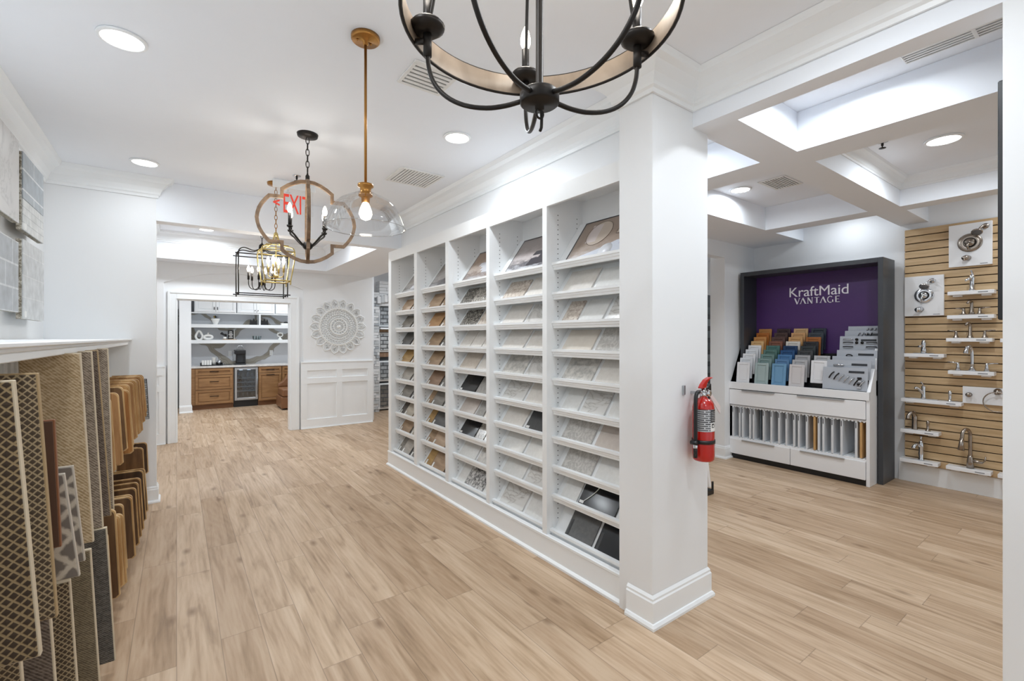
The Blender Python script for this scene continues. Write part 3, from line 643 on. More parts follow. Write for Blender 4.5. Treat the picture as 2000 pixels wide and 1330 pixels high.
IV = stone('quartz_ivory', [(0.3, 'D6D1CA'), (0.7, 'E4E0DA')], 30); WH = stone('quartz_white', [(0.3, 'D9D9D6'), (0.7, 'E6E6E4')], 30)
BG = stone('quartz_beige', [(0.3, 'C4B8AA'), (0.7, 'D8CFC4')], 34); CR = stone('quartz_cream', [(0.3, 'D6CDC1'), (0.7, 'DFD8CD')], 12)
TP = stone('quartz_taupe', [(0.3, 'BDB2A9'), (0.7, 'CDC4BC')], 12); GV = stone('marble_grey_vein', [(0.0, 'BAB8B4'), (0.03, 'CECCC8'), (0.08, 'DAD8D5')], 3, 'vein', dist=1.6)
FV = stone('marble_fine_vein', [(0.0, 'AFACA7'), (0.004, 'CFCDC9'), (0.02, 'DAD9D6')], 1.7, 'vein', dist=0.7); SW = stone('marble_swirl', [(0.0, 'B3B0AB'), (0.06, 'C6C3BE'), (0.14, 'D3D0CB')], 12, 'vein', dist=2.2)
CL = stone('quartz_cloudy', [(0.35, 'A9A7A2'), (0.5, 'C8C5BF'), (0.62, 'DAD6CF')], 18, 'speck'); SPB = stone('granite_beige_speckle', [(0.38, 'AC9D90'), (0.5, 'CEC3B7'), (0.62, 'DDD5CB')], 45)
DG = stone('granite_dark', [(0.40, '2E2D2B'), (0.5, '77736C'), (0.6, 'C2BDB4')], 60); GG = stone('granite_grey', [(0.38, '4A4845'), (0.47, 'A8A39B'), (0.6, 'D2CDC5')], 55); BWG = stone('granite_black_white', [(0.38, '2A2A2B'), (0.48, '9A9896'), (0.58, 'D8D6D3')], 30)
CN = stone('concrete_grey', [(0.35, '8B8985'), (0.6, 'A9A6A1')], 45, rough=0.4); BK = stone('absolute_black', [(0.3, '1C1D1F'), (0.7, '1F2023')], 10, rough=0.14); CH = stone('charcoal_matte', [(0.3, '37383A'), (0.7, '444648')], 60, rough=0.5)
DGR = stone('dark_grey_glossy', [(0.3, '5A5A5A'), (0.7, '6A6A69')], 30, rough=0.15)
wg = (30, 2.5, 2.5)
WT = wood('plank_light_tan', 'A88D72', 'C4AC92', (40, 4, 4), 0.5); WO = wood('plank_tan_orange', 'A67C52', 'C29B70', (40, 4, 4), 0.5); WB = wood('plank_brown', '7D6049', 'A0826A', (40, 4, 4), 0.5)
WK = wood('plank_oak_brown', '8D735A', 'B19678', (40, 4, 4), 0.5); WG = wood('plank_grey', '6E6A64', '8F8A82', (40, 4, 4), 0.5); WS = wood('plank_slate', '4A4A49', '5E5D5B', (40, 4, 4), 0.5); WY = wood('plank_golden', '9A7A48', 'B9975F', (40, 4, 4), 0.5)
WL_ = wood('plank_pale_grey', '9A948C', 'B5AFA6', (40, 4, 4), 0.5); WC = wood('plank_cream_grey', 'A89F8F', 'C2B9A9', (40, 4, 4), 0.5); WD = wood('plank_dark_brown', '3F3A36', '57504A', (40, 4, 4), 0.5)
D_ = {IV: 'ivory quartz', WH: 'white quartz', BG: 'beige quartz', CR: 'cream quartz', TP: 'taupe quartz', GV: 'grey-veined white marble', FV: 'fine-veined white marble', SW: 'grey swirled marble', CL: 'cloudy grey-beige quartz', SPB: 'beige speckled granite',
      DG: 'dark speckled granite', GG: 'grey speckled granite', BWG: 'black and white granite', CN: 'concrete grey', BK: 'glossy black', CH: 'matte charcoal', DGR: 'glossy dark grey', WT: 'light tan wood plank', WO: 'orange-tan wood plank', WB: 'brown wood plank',
      WK: 'oak brown wood plank', WG: 'grey wood plank', WS: 'slate grey plank', WY: 'golden oak plank', WL_: 'pale grey plank', WC: 'cream-grey plank', WD: 'dark brown plank'}
# per bay (far to near), rows 2..10: (offset from far side, width, material)
two = lambda m1, m2, a=0.27, g=0.035, s=0.055, b=0.27: [(s, a, m1), (s+a+g, b, m2)]
SMP = {
 0: [two(WT, WT), two(WG, WL_), two(WS, WC), two(WY, WT), two(WL_, WL_), two(WG, WG), [(0.055, 0.12, WD), (0.18, 0.22, WC), (0.42, 0.2, WT)], two(WK, WC), [(0.05, 0.10, WG), (0.155, 0.2, WL_), (0.39, 0.22, WG)]],
 1: [two(WT, WT), two(WO, WT), two(WK, WG), two(WK, WC), two(WB, WG), [(0.055, 0.10, WK), (0.16, 0.24, WG), (0.42, 0.2, WG)], [(0.055, 0.12, WY), (0.18, 0.27, WS), (0.47, 0.14, WG)], [(0.055, 0.13, WK), (0.19, 0.26, WT), (0.47, 0.14, WG)], [(0.05, 0.14, WY), (0.195, 0.27, WK), (0.49, 0.13, WB)]],
 2: [[(0.055, 0.19, DG), (0.255, 0.18, GG), (0.45, 0.17, GG)], two(DG, SPB), [(0.055, 0.18, IV), (0.245, 0.18, IV), (0.44, 0.17, IV)], two(BG, IV), two(BK, CN, g=0.015), [(0.055, 0.25, TP), (0.335, 0.12, CN), (0.475, 0.14, CR)], [(0.055, 0.26, BK), (0.33, 0.13, GG), (0.475, 0.14, WH)], two(WH, CL), [(0.05, 0.13, WH), (0.19, 0.28, BWG), (0.49, 0.12, WH)]],
 3: [two(SPB, IV), two(IV, GV), two(IV, IV), two(CL, GV), two(FV, IV), two(IV, CH), two(WH, WH), two(WH, FV), two(FV, WH, a=0.29)],
 4: [two(IV, WH), [(0.055, 0.14, SPB), (0.23, 0.19, WH), (0.455, 0.18, FV)], two(CR, SW), two(CL, IV), [(0.055, 0.15, WH), (0.235, 0.2, FV), (0.465, 0.17, WH)], two(SW, TP), two(SW, WH), [(0.05, 0.15, WH), (0.215, 0.31, BK), (0.54, 0.09, WH)], [(0.11, 0.24, DGR), (0.375, 0.24, BK)]],
}
PLACE = ['leftmost', 'middle', 'rightmost']
TAGW = plain('tag_white', 'EDEDEB', 0.4, var=0.02)
used = {}
for bi, rows in SMP.items():
    yb = BAYS[bi][1]
    for rj, row in enumerate(rows):
        ri = rj+1; zt = LZ[ri]; bz = zt-0.034; bx = BX
        if ri == 9: bx, bz = BX-0.015, zt-0.03
        for si, (off, w, m) in enumerate(row):
            place = ['left', 'right'][si] if len(row) == 2 else PLACE[si]
            lab = f'{D_[m]} sample, {place} one on {ROWN[ri]} ledge, {BAYN[bi]}'
            ya, ybb = yb-off-w, yb-off; th = 0.012
            ln = (0.205 if ri < 9 else 0.20)+random.uniform(-0.01, 0.012)
            t = thing('plank_sample' if bi < 2 else 'stone_sample', lab, 'sample', (bx, (ya+ybb)/2, bz), 'flooring samples on the shelving' if bi < 2 else 'stone samples on the shelving')
            mb = MB(); slope_box(mb, ya, ybb, 0.002, ln, 0.0006, th, bx, bz); mb.build('slab', m, t, bevel=0.0015)
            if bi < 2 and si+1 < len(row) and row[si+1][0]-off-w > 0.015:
                mb = MB(); slope_box(mb, ya-0.024, ya-0.001, 0.002, ln, 0.0006, 0.006, bx, bz); mb.build('gap_strip', BLACK, t)  # thin black strip laid in the gap between two planks
            if bi < 2 or m in (BK, CH, DGR):
                mb = MB(); q = ybb-0.03
                if bi < 2: slope_box(mb, q-0.02, q, 0.012, 0.07, th, th+0.006, bx, bz)
                elif ri == 9: slope_box(mb, q-0.002, q+0.018, 0.02, 0.13, th, th+0.001, bx, bz)
                else: slope_box(mb, ybb-0.045, ybb-0.008, 0.034, 0.052, th, th+0.0015, bx, bz)
                mb.build('label_tag', TAGW if not (ri == 9 and bi == 4) else CH, t)
            if bi == 4 and ri == 8 and m is BK:
                pts = []
                for k in range(9):
                    q = k/8; l_ = 0.05+0.15*q; y = ybb-0.045-0.085*q-0.018*math.sin(PI*q); nn = th+0.004; pts.append((bx+l_*cu-nn*su, y, bz+l_*su+nn*cu))
                MB().tube(pts, 0.0028, 6).build('cable', TAGW, t)
# top-row framed pictures
def picture_mat(i):
    k = NT('room_picture_%s' % 'abcde'[i]); tc = k.n('ShaderNodeTexCoord'); sp = k.n('ShaderNodeSeparateXYZ'); k.l(tc.outputs['Generated'], sp.inputs[0])
    nz = k.n('ShaderNodeTexNoise'); nz.inputs['Scale'].default_value = 3.5+i; nz.inputs['Detail'].default_value = 6; k.l(tc.outputs['Generated'], nz.inputs[0])
    a = k.n('ShaderNodeMath', operation='MULTIPLY_ADD'); a.inputs[1].default_value = 0.55; k.l(nz.outputs['Fac'], a.inputs[0]); k.l(sp.outputs['Z'], a.inputs[2])
    pal = [['E4E6EA', '8E8C8C', 'C9C5C4', 'A8A39E'], ['D8DADF', '7E7C7F', 'BDB9B8', '99928D'], ['DADCE2', '8F7F76', 'C4B6AC', '9A8270'], ['E6E7EA', '5F5C60', 'B5ADAB', '99908E'], ['C9C4C4', 'AEA096', 'A08F82', '97877B']][i]
    c = k.ramp(a.outputs[0], [(0.25, pal[0]), (0.5, pal[1]), (0.65, pal[2]), (1.0, pal[3])]); k.l(c, k.b.inputs['Base Color']); k.b.inputs['Roughness'].default_value = 0.25; return k.m
for bi, (a, b) in enumerate(BAYS):
    bx, bz = BX, LZ[0]-0.034; ya, yb = a+0.01, b-0.085
    t = thing('framed_picture', f'black-edged interior picture leaning on top ledge, {BAYN[bi]}', 'picture', (bx, (ya+yb)/2, bz), 'pictures along the top ledge')
    mb = MB(); slope_box(mb, ya, yb, 0.002, 0.385, 0.0006, 0.010, bx, bz); mb.build('backing', BLACK, t)
    mb = MB(); slope_box(mb, ya+0.014, yb-0.014, 0.014, 0.371, 0.010, 0.0115, bx, bz); mb.build('print', picture_mat(bi), t)
    def onp(l_, y, nn=0.0125): return (bx+l_*cu-nn*su, y, bz+l_*su+nn*cu)
    if bi == 4:
        PW = plain('picture_mirror', 'BEB0A2', 0.3, var=0.12); PBl = plain('picture_bluewhite', 'CBD0DA', 0.3, var=0.08); PLN = plain('picture_line', '6B5A4B', 0.3); PST = plain('picture_glass_strip', 'B9BAC8', 0.3, var=0.08)
        F = [onp(0.245+0.105*math.sin(q), yb-0.20-0.105*math.cos(q), 0.0122) for q in [2*PI*i/40 for i in range(40)]]
        MB().add(F, [tuple(range(40))]).build('printed_mirror', PW, t); MB().tube(F, 0.0022, 4, closed=True).build('printed_mirror_rim', PLN, t)
        MB().add([onp(l_, y, 0.0124) for l_, y in ((0.17, yb-0.11), (0.33, yb-0.11), (0.33, yb-0.20), (0.17, yb-0.20))], [(0, 1, 2, 3)]).build('printed_reflection', plain('picture_rose', 'C9BEBB', 0.3), t)
        for l_ in (0.20, 0.255, 0.31):
            MB().add([onp(l_+u, yb-0.36-w_, 0.0124) for u, w_ in ((0, 0), (0.045, 0), (0.045, 0.045), (0, 0.045))], [(0, 1, 2, 3)]).build('printed_frame', PLN, t); MB().add([onp(l_+u, yb-0.36-w_, 0.0127) for u, w_ in ((0.007, 0.007), (0.038, 0.007), (0.038, 0.038), (0.007, 0.038))], [(0, 1, 2, 3)]).build('printed_frame', PW, t)
        MB().add([onp(l_, y, 0.0121) for l_, y in ((0.10, yb-0.43), (0.37, yb-0.43), (0.37, ya+0.013), (0.10, ya+0.013))], [(0, 1, 2, 3)]).build('printed_shower_glass', PST, t)
        mb = MB(); P0 = [(0.03, yb-0.03), (0.10, yb-0.30), (0.14, yb-0.40), (0.14, ya+0.015), (0.02, ya+0.015), (0.015, yb-0.03)]
        mb.add([onp(l_, y, 0.012) for l_, y in P0], [tuple(range(6))]); mb.build('printed_table', PBl, t)
        M = face_mat(onp(0.07, yb-0.34, 0.0128), (0, -1, 0), (cu, 0, su)); MB().lathe([(0.001, 0), (0.055, 0), (0.055, 0.0005)], n=20, M=M).build('printed_plate', plain('picture_pale', 'E9EBF0', 0.3), t)
    else:
        rnd = random.Random(bi); mb = MB()
        for _ in range(4):
            l_ = rnd.uniform(0.03, 0.2); y = rnd.uniform(ya+0.2, yb-0.15); w_ = rnd.uniform(0.05, 0.14); h_ = rnd.uniform(0.03, 0.1)
            mb.add([onp(l_, y), onp(l_, y-w_), onp(l_+h_, y-w_-0.03), onp(l_+h_, y-0.02)], [(0, 1, 2, 3)])
        mb.build('printed_furniture', plain('print_%s' % 'abcd'[bi], ['C9CBD2', '6C6A6E', 'D5D6DC', '3E3B40'][bi], 0.3), t)

# ------------------------------------------------------------------ fire extinguisher on the column
ex, ey = 2.335, 1.425
t = thing('fire_extinguisher', 'red fire extinguisher hanging on the white column', 'fire extinguisher', (ex, ey, 0.83))
MB().lathe([(0.001, 0.829), (0.05, 0.829), (0.056, 0.838), (0.057, 0.86), (0.057, 1.115), (0.052, 1.14), (0.038, 1.16), (0.02, 1.17), (0.018, 1.18), (0.001, 1.18)], (ex, ey, 0), 36).build('cylinder', REDP, t)
def ext_label():
    k = NT('extinguisher_label'); tc = k.n('ShaderNodeTexCoord'); br = k.n('ShaderNodeTexBrick'); br.inputs['Scale'].default_value = 1; br.inputs['Brick Width'].default_value = 0.03; br.inputs['Row Height'].default_value = 0.011; br.inputs['Mortar Size'].default_value = 0.0025
    br.inputs['Color1'].default_value = lin('6F7074'); br.inputs['Color2'].default_value = lin('3D3E42'); br.inputs['Mortar'].default_value = lin('C3C5C9')
    sp = k.n('ShaderNodeSeparateXYZ'); k.l(tc.outputs['Object'], sp.inputs[0]); cb = k.n('ShaderNodeCombineXYZ'); k.l(sp.outputs['X'], cb.inputs[0]); k.l(sp.outputs['Z'], cb.inputs[1]); k.l(cb.outputs[0], br.inputs[0])
    k.l(br.outputs['Color'], k.b.inputs['Base Color']); k.b.inputs['Roughness'].default_value = 0.3; k.b.inputs['Metallic'].default_value = 0.2; return k.m
def cyl_patch(r, a0, a1, z0, z1, n=16):
    mb = MB(); vs = []
    for zz in (z0, z1):
        for i in range(n+1): a = a0+(a1-a0)*i/n; vs.append((ex+r*math.cos(a), ey+r*math.sin(a), zz))
    mb.add(vs, [(i, i+1, n+2+i, n+1+i) for i in range(n)], True); return mb
cyl_patch(0.0576, -PI*1.05, PI*0.05, 0.992, 1.112, 24).build('label', ext_label(), t)
cyl_patch(0.0580, math.radians(-110), math.radians(-20), 1.045, 1.108).build('warning_label', BLACK, t)
mb = MB()
for k in range(6): zz = 1.05+k*0.0092; vs = None; mb.v += cyl_patch(0.0583, math.radians(-106), math.radians(-30-7*(k % 3)), zz+0.001, zz+0.0042, 10).v; o = k*22; mb.f += [[o+i, o+i+1, o+12+i, o+11+i] for i in range(10)]; mb.sm += [True]*10
mb.build('label_text', plain('label_grey', 'B9BBBF', 0.4), t)
cyl_patch(0.0580, math.radians(-110), math.radians(-20), 0.995, 1.04).build('symbol_panel', TAGW, t)
for d0 in (-103, -66):
    cyl_patch(0.0584, math.radians(d0), math.radians(d0+20), 1.014, 1.036, 6).build('symbol', BLACK, t)
    cyl_patch(0.0587, math.radians(d0+5), math.radians(d0+15), 1.018, 1.029, 6).build('symbol', TAGW, t)
MB().lathe([(0.019, 1.175), (0.019, 1.195), (0.013, 1.2), (0.013, 1.225), (0.001, 1.225)], (ex, ey, 0), 18).tube([(ex, ey, 1.205), (ex-0.045, ey, 1.205)], 0.009, 12).build('valve', CHROME, t)
MB().lathe([(0.001, -0.012), (0.016, -0.012), (0.017, 0), (0.001, 0)], (ex+0.012, ey-0.02, 1.195), 18, axis='Y').build('gauge', CHROME, t)
mb = MB(); mb.prism([(ex-0.035, 1.228), (ex-0.02, 1.245), (ex+0.01, 1.268), (ex+0.045, 1.279), (ex+0.075, 1.280), (ex+0.072, 1.274), (ex+0.045, 1.268), (ex+0.022, 1.25), (ex+0.012, 1.232), (ex+0.01, 1.222), (ex-0.035, 1.222)], ey-0.012, ey+0.012, 'Y'); mb.build('lever', REDP, t, bevel=0.002)
mb = MB(); mb.prism([(ex-0.01, 1.222), (ex+0.03, 1.23), (ex+0.06, 1.245), (ex+0.062, 1.205), (ex+0.045, 1.203), (ex+0.03, 1.212), (ex-0.01, 1.212)], ey-0.011, ey+0.011, 'Y'); mb.build('carry_handle', BLACK, t, bevel=0.002)
MB().tube([(ex-0.04, ey, 1.205), (ex-0.062, ey-0.002, 1.202), (ex-0.078, ey-0.004, 1.18), (ex-0.083, ey-0.005, 1.13), (ex-0.082, ey-0.004, 1.0), (ex-0.08, ey-0.002, 0.92), (ex-0.08, ey-0.002, 0.855)], 0.0105, 12).build('hose', BLACK, t)
MB().lathe([(0.0, 0), (0.009, 0), (0.011, 0.04), (0.011, 0.045), (0, 0.046)], (ex-0.08, ey-0.002, 0.853), 14).build('nozzle', BLACK, t)
MB().lathe([(0.012, 0), (0.013, 0.02), (0.012, 0.022)], (ex-0.08, ey-0.002, 0.905), 14, cap=False).build('nozzle_collar', CHROME, t)
MB().lathe([(0.0575, 0.925), (0.0605, 0.925), (0.0605, 0.945), (0.0575, 0.945)], (ex, ey, 0), 30, cap=False).tube([(ex-0.092, ey-0.02, 0.935), (ex-0.092, ey+0.016, 0.935)], 0.012, 8).box(ex-0.095, ex-0.05, ey-0.012, ey+0.012, 0.924, 0.946).build('hose_clip', BLACK, t)
MB().box(ex-0.085, ex-0.07, 1.488, 1.4995, 1.185, 1.235).build('wall_plate', STEEL, t); MB().box(ex-0.006, ex+0.012, ey+0.01, 1.4995, 1.185, 1.20).build('wall_hook', STEEL, t)
mb = MB(); mb.add([(ex+0.02, ey-0.012, 1.20), (ex+0.03, ey-0.012, 1.215), (ex+0.118, ey-0.03, 1.118), (ex+0.115, ey-0.03, 1.075), (ex+0.02, ey-0.008, 1.20), (ex+0.03, ey-0.008, 1.215), (ex+0.118, ey-0.026, 1.118), (ex+0.115, ey-0.026, 1.075)], [(0,1,2,3),(7,6,5,4),(0,4,5,1),(1,5,6,2),(2,6,7,3),(3,7,4,0)]); mb.build('inspection_tag', plain('tag_pale_pink', 'D9C9C6', 0.5), t)

# ------------------------------------------------------------------ left ledge cabinet, hanging carpet and door samples
t = thing('sample_cabinet', 'long white wall cabinet with ledge top and ribbed back', 'cabinet', (-0.6, 2.2, 0))
MB().box(-0.879, -0.32, -2.9, 5.2985, 1.474, 1.488).box(-0.879, -0.34, -2.9, 5.2985, 1.46, 1.474).box(-0.36, -0.345, -2.9, 5.2985, 1.435, 1.46).build('ledge_top', TRIM, t, bevel=0.003)
MB().box(-0.879, -0.34, 5.262, 5.2985, 0.0, 1.46).build('end_panel', TRIM, t)
MB().box(-0.55, -0.535, -2.9, 5.262, 0.05, 1.46).box(-0.879, -0.55, -2.9, 5.262, 0.0, 0.05).build('back_panel', plain('cabinet_back_white', 'DEDEDC', 0.5), t)  # back panel in a slightly greyer white than the trim
mb = MB()
yy = 1.2
while yy < 5.25: mb.box(-0.535, -0.515, yy, yy+0.045, 0.05, 1.46); yy += 0.085
mb.build('ribs', TRIM, t)
mb = MB()
for zz in (1.30, 0.45): mb.tube([(-0.49, -1.0, zz), (-0.49, 5.262, zz)], 0.009, 8)
mb.build('hanging_rail', STEEL, t)
CPT = woven('carpet_tan_weave', '99825F', 'C0AB8C', 150); CPG = woven('carpet_grey_brown', '6A5D50', 'A39686', 160); CPD = woven('carpet_dark_brown', '4A3F37', '7C6E62', 160)
CLA = woven('carpet_dark_lattice', '3F3226', '94805F', 62, 'lattice'); CLB = woven('carpet_brown_lattice', '4A3D30', 'A08E70', 74, 'lattice'); CLG = woven('carpet_grey_lattice', '6A6159', 'B5AA9A', 15, 'lattice', rough=0.5)
CFD = woven('carpet_fine_diagonal', '5B5040', '857860', 200); CFK = woven('carpet_fine_charcoal', '3B3733', '6B665F', 200)
EDG = plain('board_edge_cream', 'C9BBA3', 0.6, var=0.05); EDT = plain('board_edge_tan', 'A38B66', 0.6, var=0.05); BRN = plain('board_brown', '4A3122', 0.5, var=0.1)
def board(name, label, cat, Y, xl, xt, zt, xb, zb, th, face, edge, group, rounded=0.0, dz=0.0, fname='carpet', band=None):
    """hanging board facing -Y; right edge slopes from (xt, zt) to (xb, zb)"""
    d = xb-xt; o = thing(name, label, cat, (xl, Y, zb), group); s_ = (zt-zb)
    def outl(ins):
        if rounded:
            r = rounded; pts = [(xl+ins, zb+ins), (xb-ins-r*0.5, zb+ins), (xb-ins, zb+ins+r*0.5)]
            for i in range(6): a = PI/2*i/5; pts.append((xt-ins-r+r*math.cos(a), zt-ins-r+r*math.sin(a)))
            pts.append((xl+ins-0, zt-ins)); return pts
        return [(xl+d+ins, zb+ins), (xb-ins, zb+ins), (xt-ins, zt-ins), (xl+ins, zt-ins)]
    MB().prism(outl(0), Y, Y+th, 'Y').build('board', edge, o, bevel=0.0015)
    MB().prism(outl(0.004 if not rounded else 0.006), Y-0.005, Y+0.0001, 'Y').build(fname, face, o, bevel=0.001)
    if band: MB().prism([(xb-0.012, zb), (xb+0.004, zb), (xb+0.004, zb+band), (xb-0.012, zb+band)], Y+th*0.3, Y+th+0.004, 'Y').build('edge_strip', edge, o)
    return o
cg = 'hanging carpet samples by the left wall'
board('carpet_sample', 'dark diamond-lattice carpet board hanging nearest the camera, top row', 'carpet sample', 1.55, -0.5, -0.307, 1.40, -0.262, 0.74, 0.022, CLA, EDG, cg)
board('carpet_sample', 'brown lattice carpet board just behind the nearest top board', 'carpet sample', 1.74, -0.5, -0.30, 1.405, -0.262, 0.74, 0.02, CLB, EDT, cg)
o = board('plate_sample_board', 'dark brown board with metal crossed fittings between lattice carpets', 'sample board', 1.95, -0.42, -0.30, 1.25, -0.285, 0.86, 0.016, BRN, plain('edge_rust', '7B4E31', 0.5), cg, fname='face')
MB().tube([(-0.335, 1.94, 1.21), (-0.335, 1.94, 1.09)], 0.004, 6).tube([(-0.35, 1.94, 1.10), (-0.32, 1.94, 1.05)], 0.005, 6).tube([(-0.32, 1.94, 1.10), (-0.35, 1.94, 1.05)], 0.005, 6).tube([(-0.33, 1.94, 1.03), (-0.318, 1.94, 0.92)], 0.009, 6).build('metal_fittings', CHROME, o)
board('glass_mosaic_board', 'grey board with pale lattice lines, front one below tan carpet', 'tile sample', 2.10, -0.42, -0.30, 1.05, -0.262, 0.70, 0.018, CLG, plain('edge_silver', 'B4ACA0', 0.3), cg, fname='face')
board('glass_mosaic_board', 'grey board with pale lattice lines, rear one below tan carpet', 'tile sample', 2.26, -0.42, -0.30, 1.04, -0.268, 0.69, 0.018, CLG, plain('edge_silver', 'B4ACA0', 0.3), cg, fname='face')
board('carpet_sample', 'large tan woven carpet board hanging on the left rack', 'carpet sample', 2.42, -0.47, -0.30, 1.44, -0.262, 0.70, 0.02, CPT, EDG, cg)
board('carpet_sample', 'grey-brown woven carpet board directly behind the large tan one', 'carpet sample', 2.71, -0.47, -0.30, 1.44, -0.262, 0.66, 0.02, CPG, EDG, cg)
board('carpet_sample', 'dark brown carpet board between two grey-brown ones', 'carpet sample', 2.90, -0.47, -0.30, 1.44, -0.252, 0.65, 0.018, CPD, EDT, cg)
board('carpet_sample', 'grey-brown carpet board farthest along the top row', 'carpet sample', 3.30, -0.47, -0.30, 1.44, -0.275, 0.56, 0.02, CPG, EDG, cg)
lowg = 'carpet boards in the lower left rack'
lows = [('low dark lattice carpet board at the bottom left corner', 1.30, -0.44, 0.55, CLA, EDG), ('low tan-edged carpet board below the nearest lattice board', 1.45, -0.43, 0.70, CFD, EDT), ('low thin board with cream edge below second lattice board', 1.62, -0.41, 0.58, CPD, EDG),
        ('low lattice carpet board seen below brown lattice board', 1.88, -0.36, 0.62, CLB, EDG), ('low brown carpet board below the pale-lined boards', 2.05, -0.325, 0.63, CPD, EDG), ('low lattice carpet board just behind the low brown one', 2.24, -0.305, 0.64, CLB, EDG),
        ('low fine diagonal-weave carpet board under large tan one', 2.46, -0.275, 0.66, CFD, EDG), ('low charcoal carpet board, last before the low wooden doors', 2.70, -0.25, 0.66, CFK, EDG)]
for l, Y, x, ztop, f, e in lows: board('carpet_sample', l, 'carpet sample', Y, -0.47, x, ztop, x+0.03, 0.06, 0.02, f, e, lowg)
nearg = 'thin tan edged boards by the camera'
for l, Y, x, z1, z0 in (('thin tan-edged board nearest the camera, outer one', 1.06, -0.36, 1.18, 0.55), ('thin tan-edged board just behind the nearest one', 1.16, -0.355, 1.10, 0.5), ('short tan-edged board third from the camera', 1.28, -0.34, 1.00, 0.5)):
    board('carpet_sample', l, 'carpet sample', Y, -0.47, x, z1, x+0.03, z0, 0.02, CFD, EDT, nearg)
# wooden door-colour samples
dw = [wood('door_honey', '90683F', 'B68B5E', (30, 30, 3), 0.35), wood('door_amber', '8D5B2C', 'AE7A42', (30, 30, 3), 0.35), wood('door_oak', 'A07748', 'C49A66', (30, 30, 3), 0.35), wood('door_walnut', '4A3423', '6E5238', (30, 30, 3), 0.35), wood('door_brown', '5A4028', '7D5E40', (30, 30, 3), 0.35), wood('door_umber', '3B2B1F', '57422F', (30, 30, 3), 0.35)]
EW = wood('door_edge', 'A27C4A', 'D0AE7C', (30, 30, 3), 0.4)
up = 'wooden stain samples in the upper rack'
ups_ = [(3.50, -0.295, 1.155, 0.72, 0), (3.68, -0.275, 1.165, 0.72, 0), (3.80, -0.262, 1.19, 0.78, 4), (3.90, -0.24, 1.16, 0.74, 1), (4.02, -0.245, 1.185, 0.76, 2), (4.14, -0.232, 1.19, 0.79, 0), (4.26, -0.225, 1.195, 0.80, 2), (4.40, -0.226, 1.185, 0.78, 2), (4.56, -0.222, 1.18, 0.77, 0), (4.70, -0.215, 1.19, 0.82, 0), (4.84, -0.212, 1.185, 0.84, 1), (4.98, -0.215, 1.185, 0.86, 2)]
nm = ['nearest', 'second', 'third', 'fourth', 'fifth', 'sixth', 'seventh', 'eighth', 'ninth', 'tenth', 'eleventh', 'farthest']
cn = ['honey', 'amber', 'oak', 'walnut', 'mid brown', 'umber']
for i, (Y, x, zt, zb, c) in enumerate(ups_):
    board('wood_stain_sample', f'{cn[c]} wooden sample with round corner, {nm[i]} in upper rack', 'wood sample', Y, -0.43, x-0.01, zt, x+0.012, zb, 0.02, dw[c], EW, up, rounded=0.028, fname='face')
o = board('mosaic_sample', 'silvery glass mosaic board hanging past the upper wooden samples', 'tile sample', 5.18, -0.33, -0.212, 1.135, -0.195, 0.78, 0.012, tiles('silver_mosaic', 'B9BCBE', '8F9498', '6A6D70', bw=0.04, rh=0.02, ms=0.003, plane='XZ'), BLACK, None, fname='mosaic')
lg = 'wooden stain samples in the lower rack'
lows2 = [(3.04, -0.258, 0.53, 0.11, 1), (3.18, -0.240, 0.60, 0.13, 3), (3.30, -0.232, 0.53, 0.13, 2), (3.42, -0.228, 0.50, 0.09, 2), (3.55, -0.235, 0.52, 0.12, 3), (3.72, -0.208, 0.51, 0.12, 3), (3.84, -0.212, 0.49, 0.08, 3), (3.96, -0.20, 0.50, 0.11, 3), (4.10, -0.195, 0.50, 0.11, 4), (4.22, -0.188, 0.50, 0.12, 4), (4.36, -0.18, 0.52, 0.14, 5), (4.5, -0.176, 0.50, 0.16, 5)]
for i, (Y, x, zt, zb, c) in enumerate(lows2):
    board('wood_stain_sample', f'{cn[c]} wooden sample with round corner, {nm[i]} in lower rack', 'wood sample', Y, -0.42, x-0.018, zt, x, zb, 0.018, dw[c], EW, lg, rounded=0.026, fname='face')
for i, (Y, x, zt, c, l) in enumerate(((4.72, -0.205, 0.62, 4, 'umber wooden sample at the far end behind the lower row, front one'), (4.86, -0.235, 0.60, 3, 'walnut wooden sample at far end behind the lower row, middle one'), (5.05, -0.195, 0.60, 5, 'dark wooden sample at far end behind the lower row, last one'))):
    board('wood_stain_sample', l, 'wood sample', Y, -0.38, x-0.01, zt, x, 0.33, 0.018, dw[c], EW, 'dark wooden samples at the far end of the rack', rounded=0.026, fname='face')
# tile boards on the left wall
GT1 = tiles('tile_bluegrey', 'A9B1B8', '9FA8B0', 'E4E6E8', bw=0.6, rh=0.13, ms=0.006); GT2 = tiles('tile_grey_plank', 'B3B7BB', 'A4A9AE', 'DADCDE', bw=0.28, rh=0.145, ms=0.006)
GM = stone('tile_pale_marble', [(0.0, 'B5B3B0'), (0.012, 'C6C4C1'), (0.04, 'CCCAC7')], 2.0, 'vein', dist=1.2, rough=0.3); WT2 = tiles('tile_white_brick', 'E2E3E2', 'D5D7D6', 'B9BBBB', bw=0.12, rh=0.05, ms=0.003); PT = tiles('tile_pale_grey', 'D7D9DA', 'CDD0D2', 'E6E7E7', bw=0.35, rh=0.14, ms=0.003)
RE = stone('tile_edge_rough', [(0.4, '6F6656'), (0.5, 'A09A8C'), (0.6, 'D0CCC0')], 60, rough=0.7)
tg = 'tile boards on the left wall'
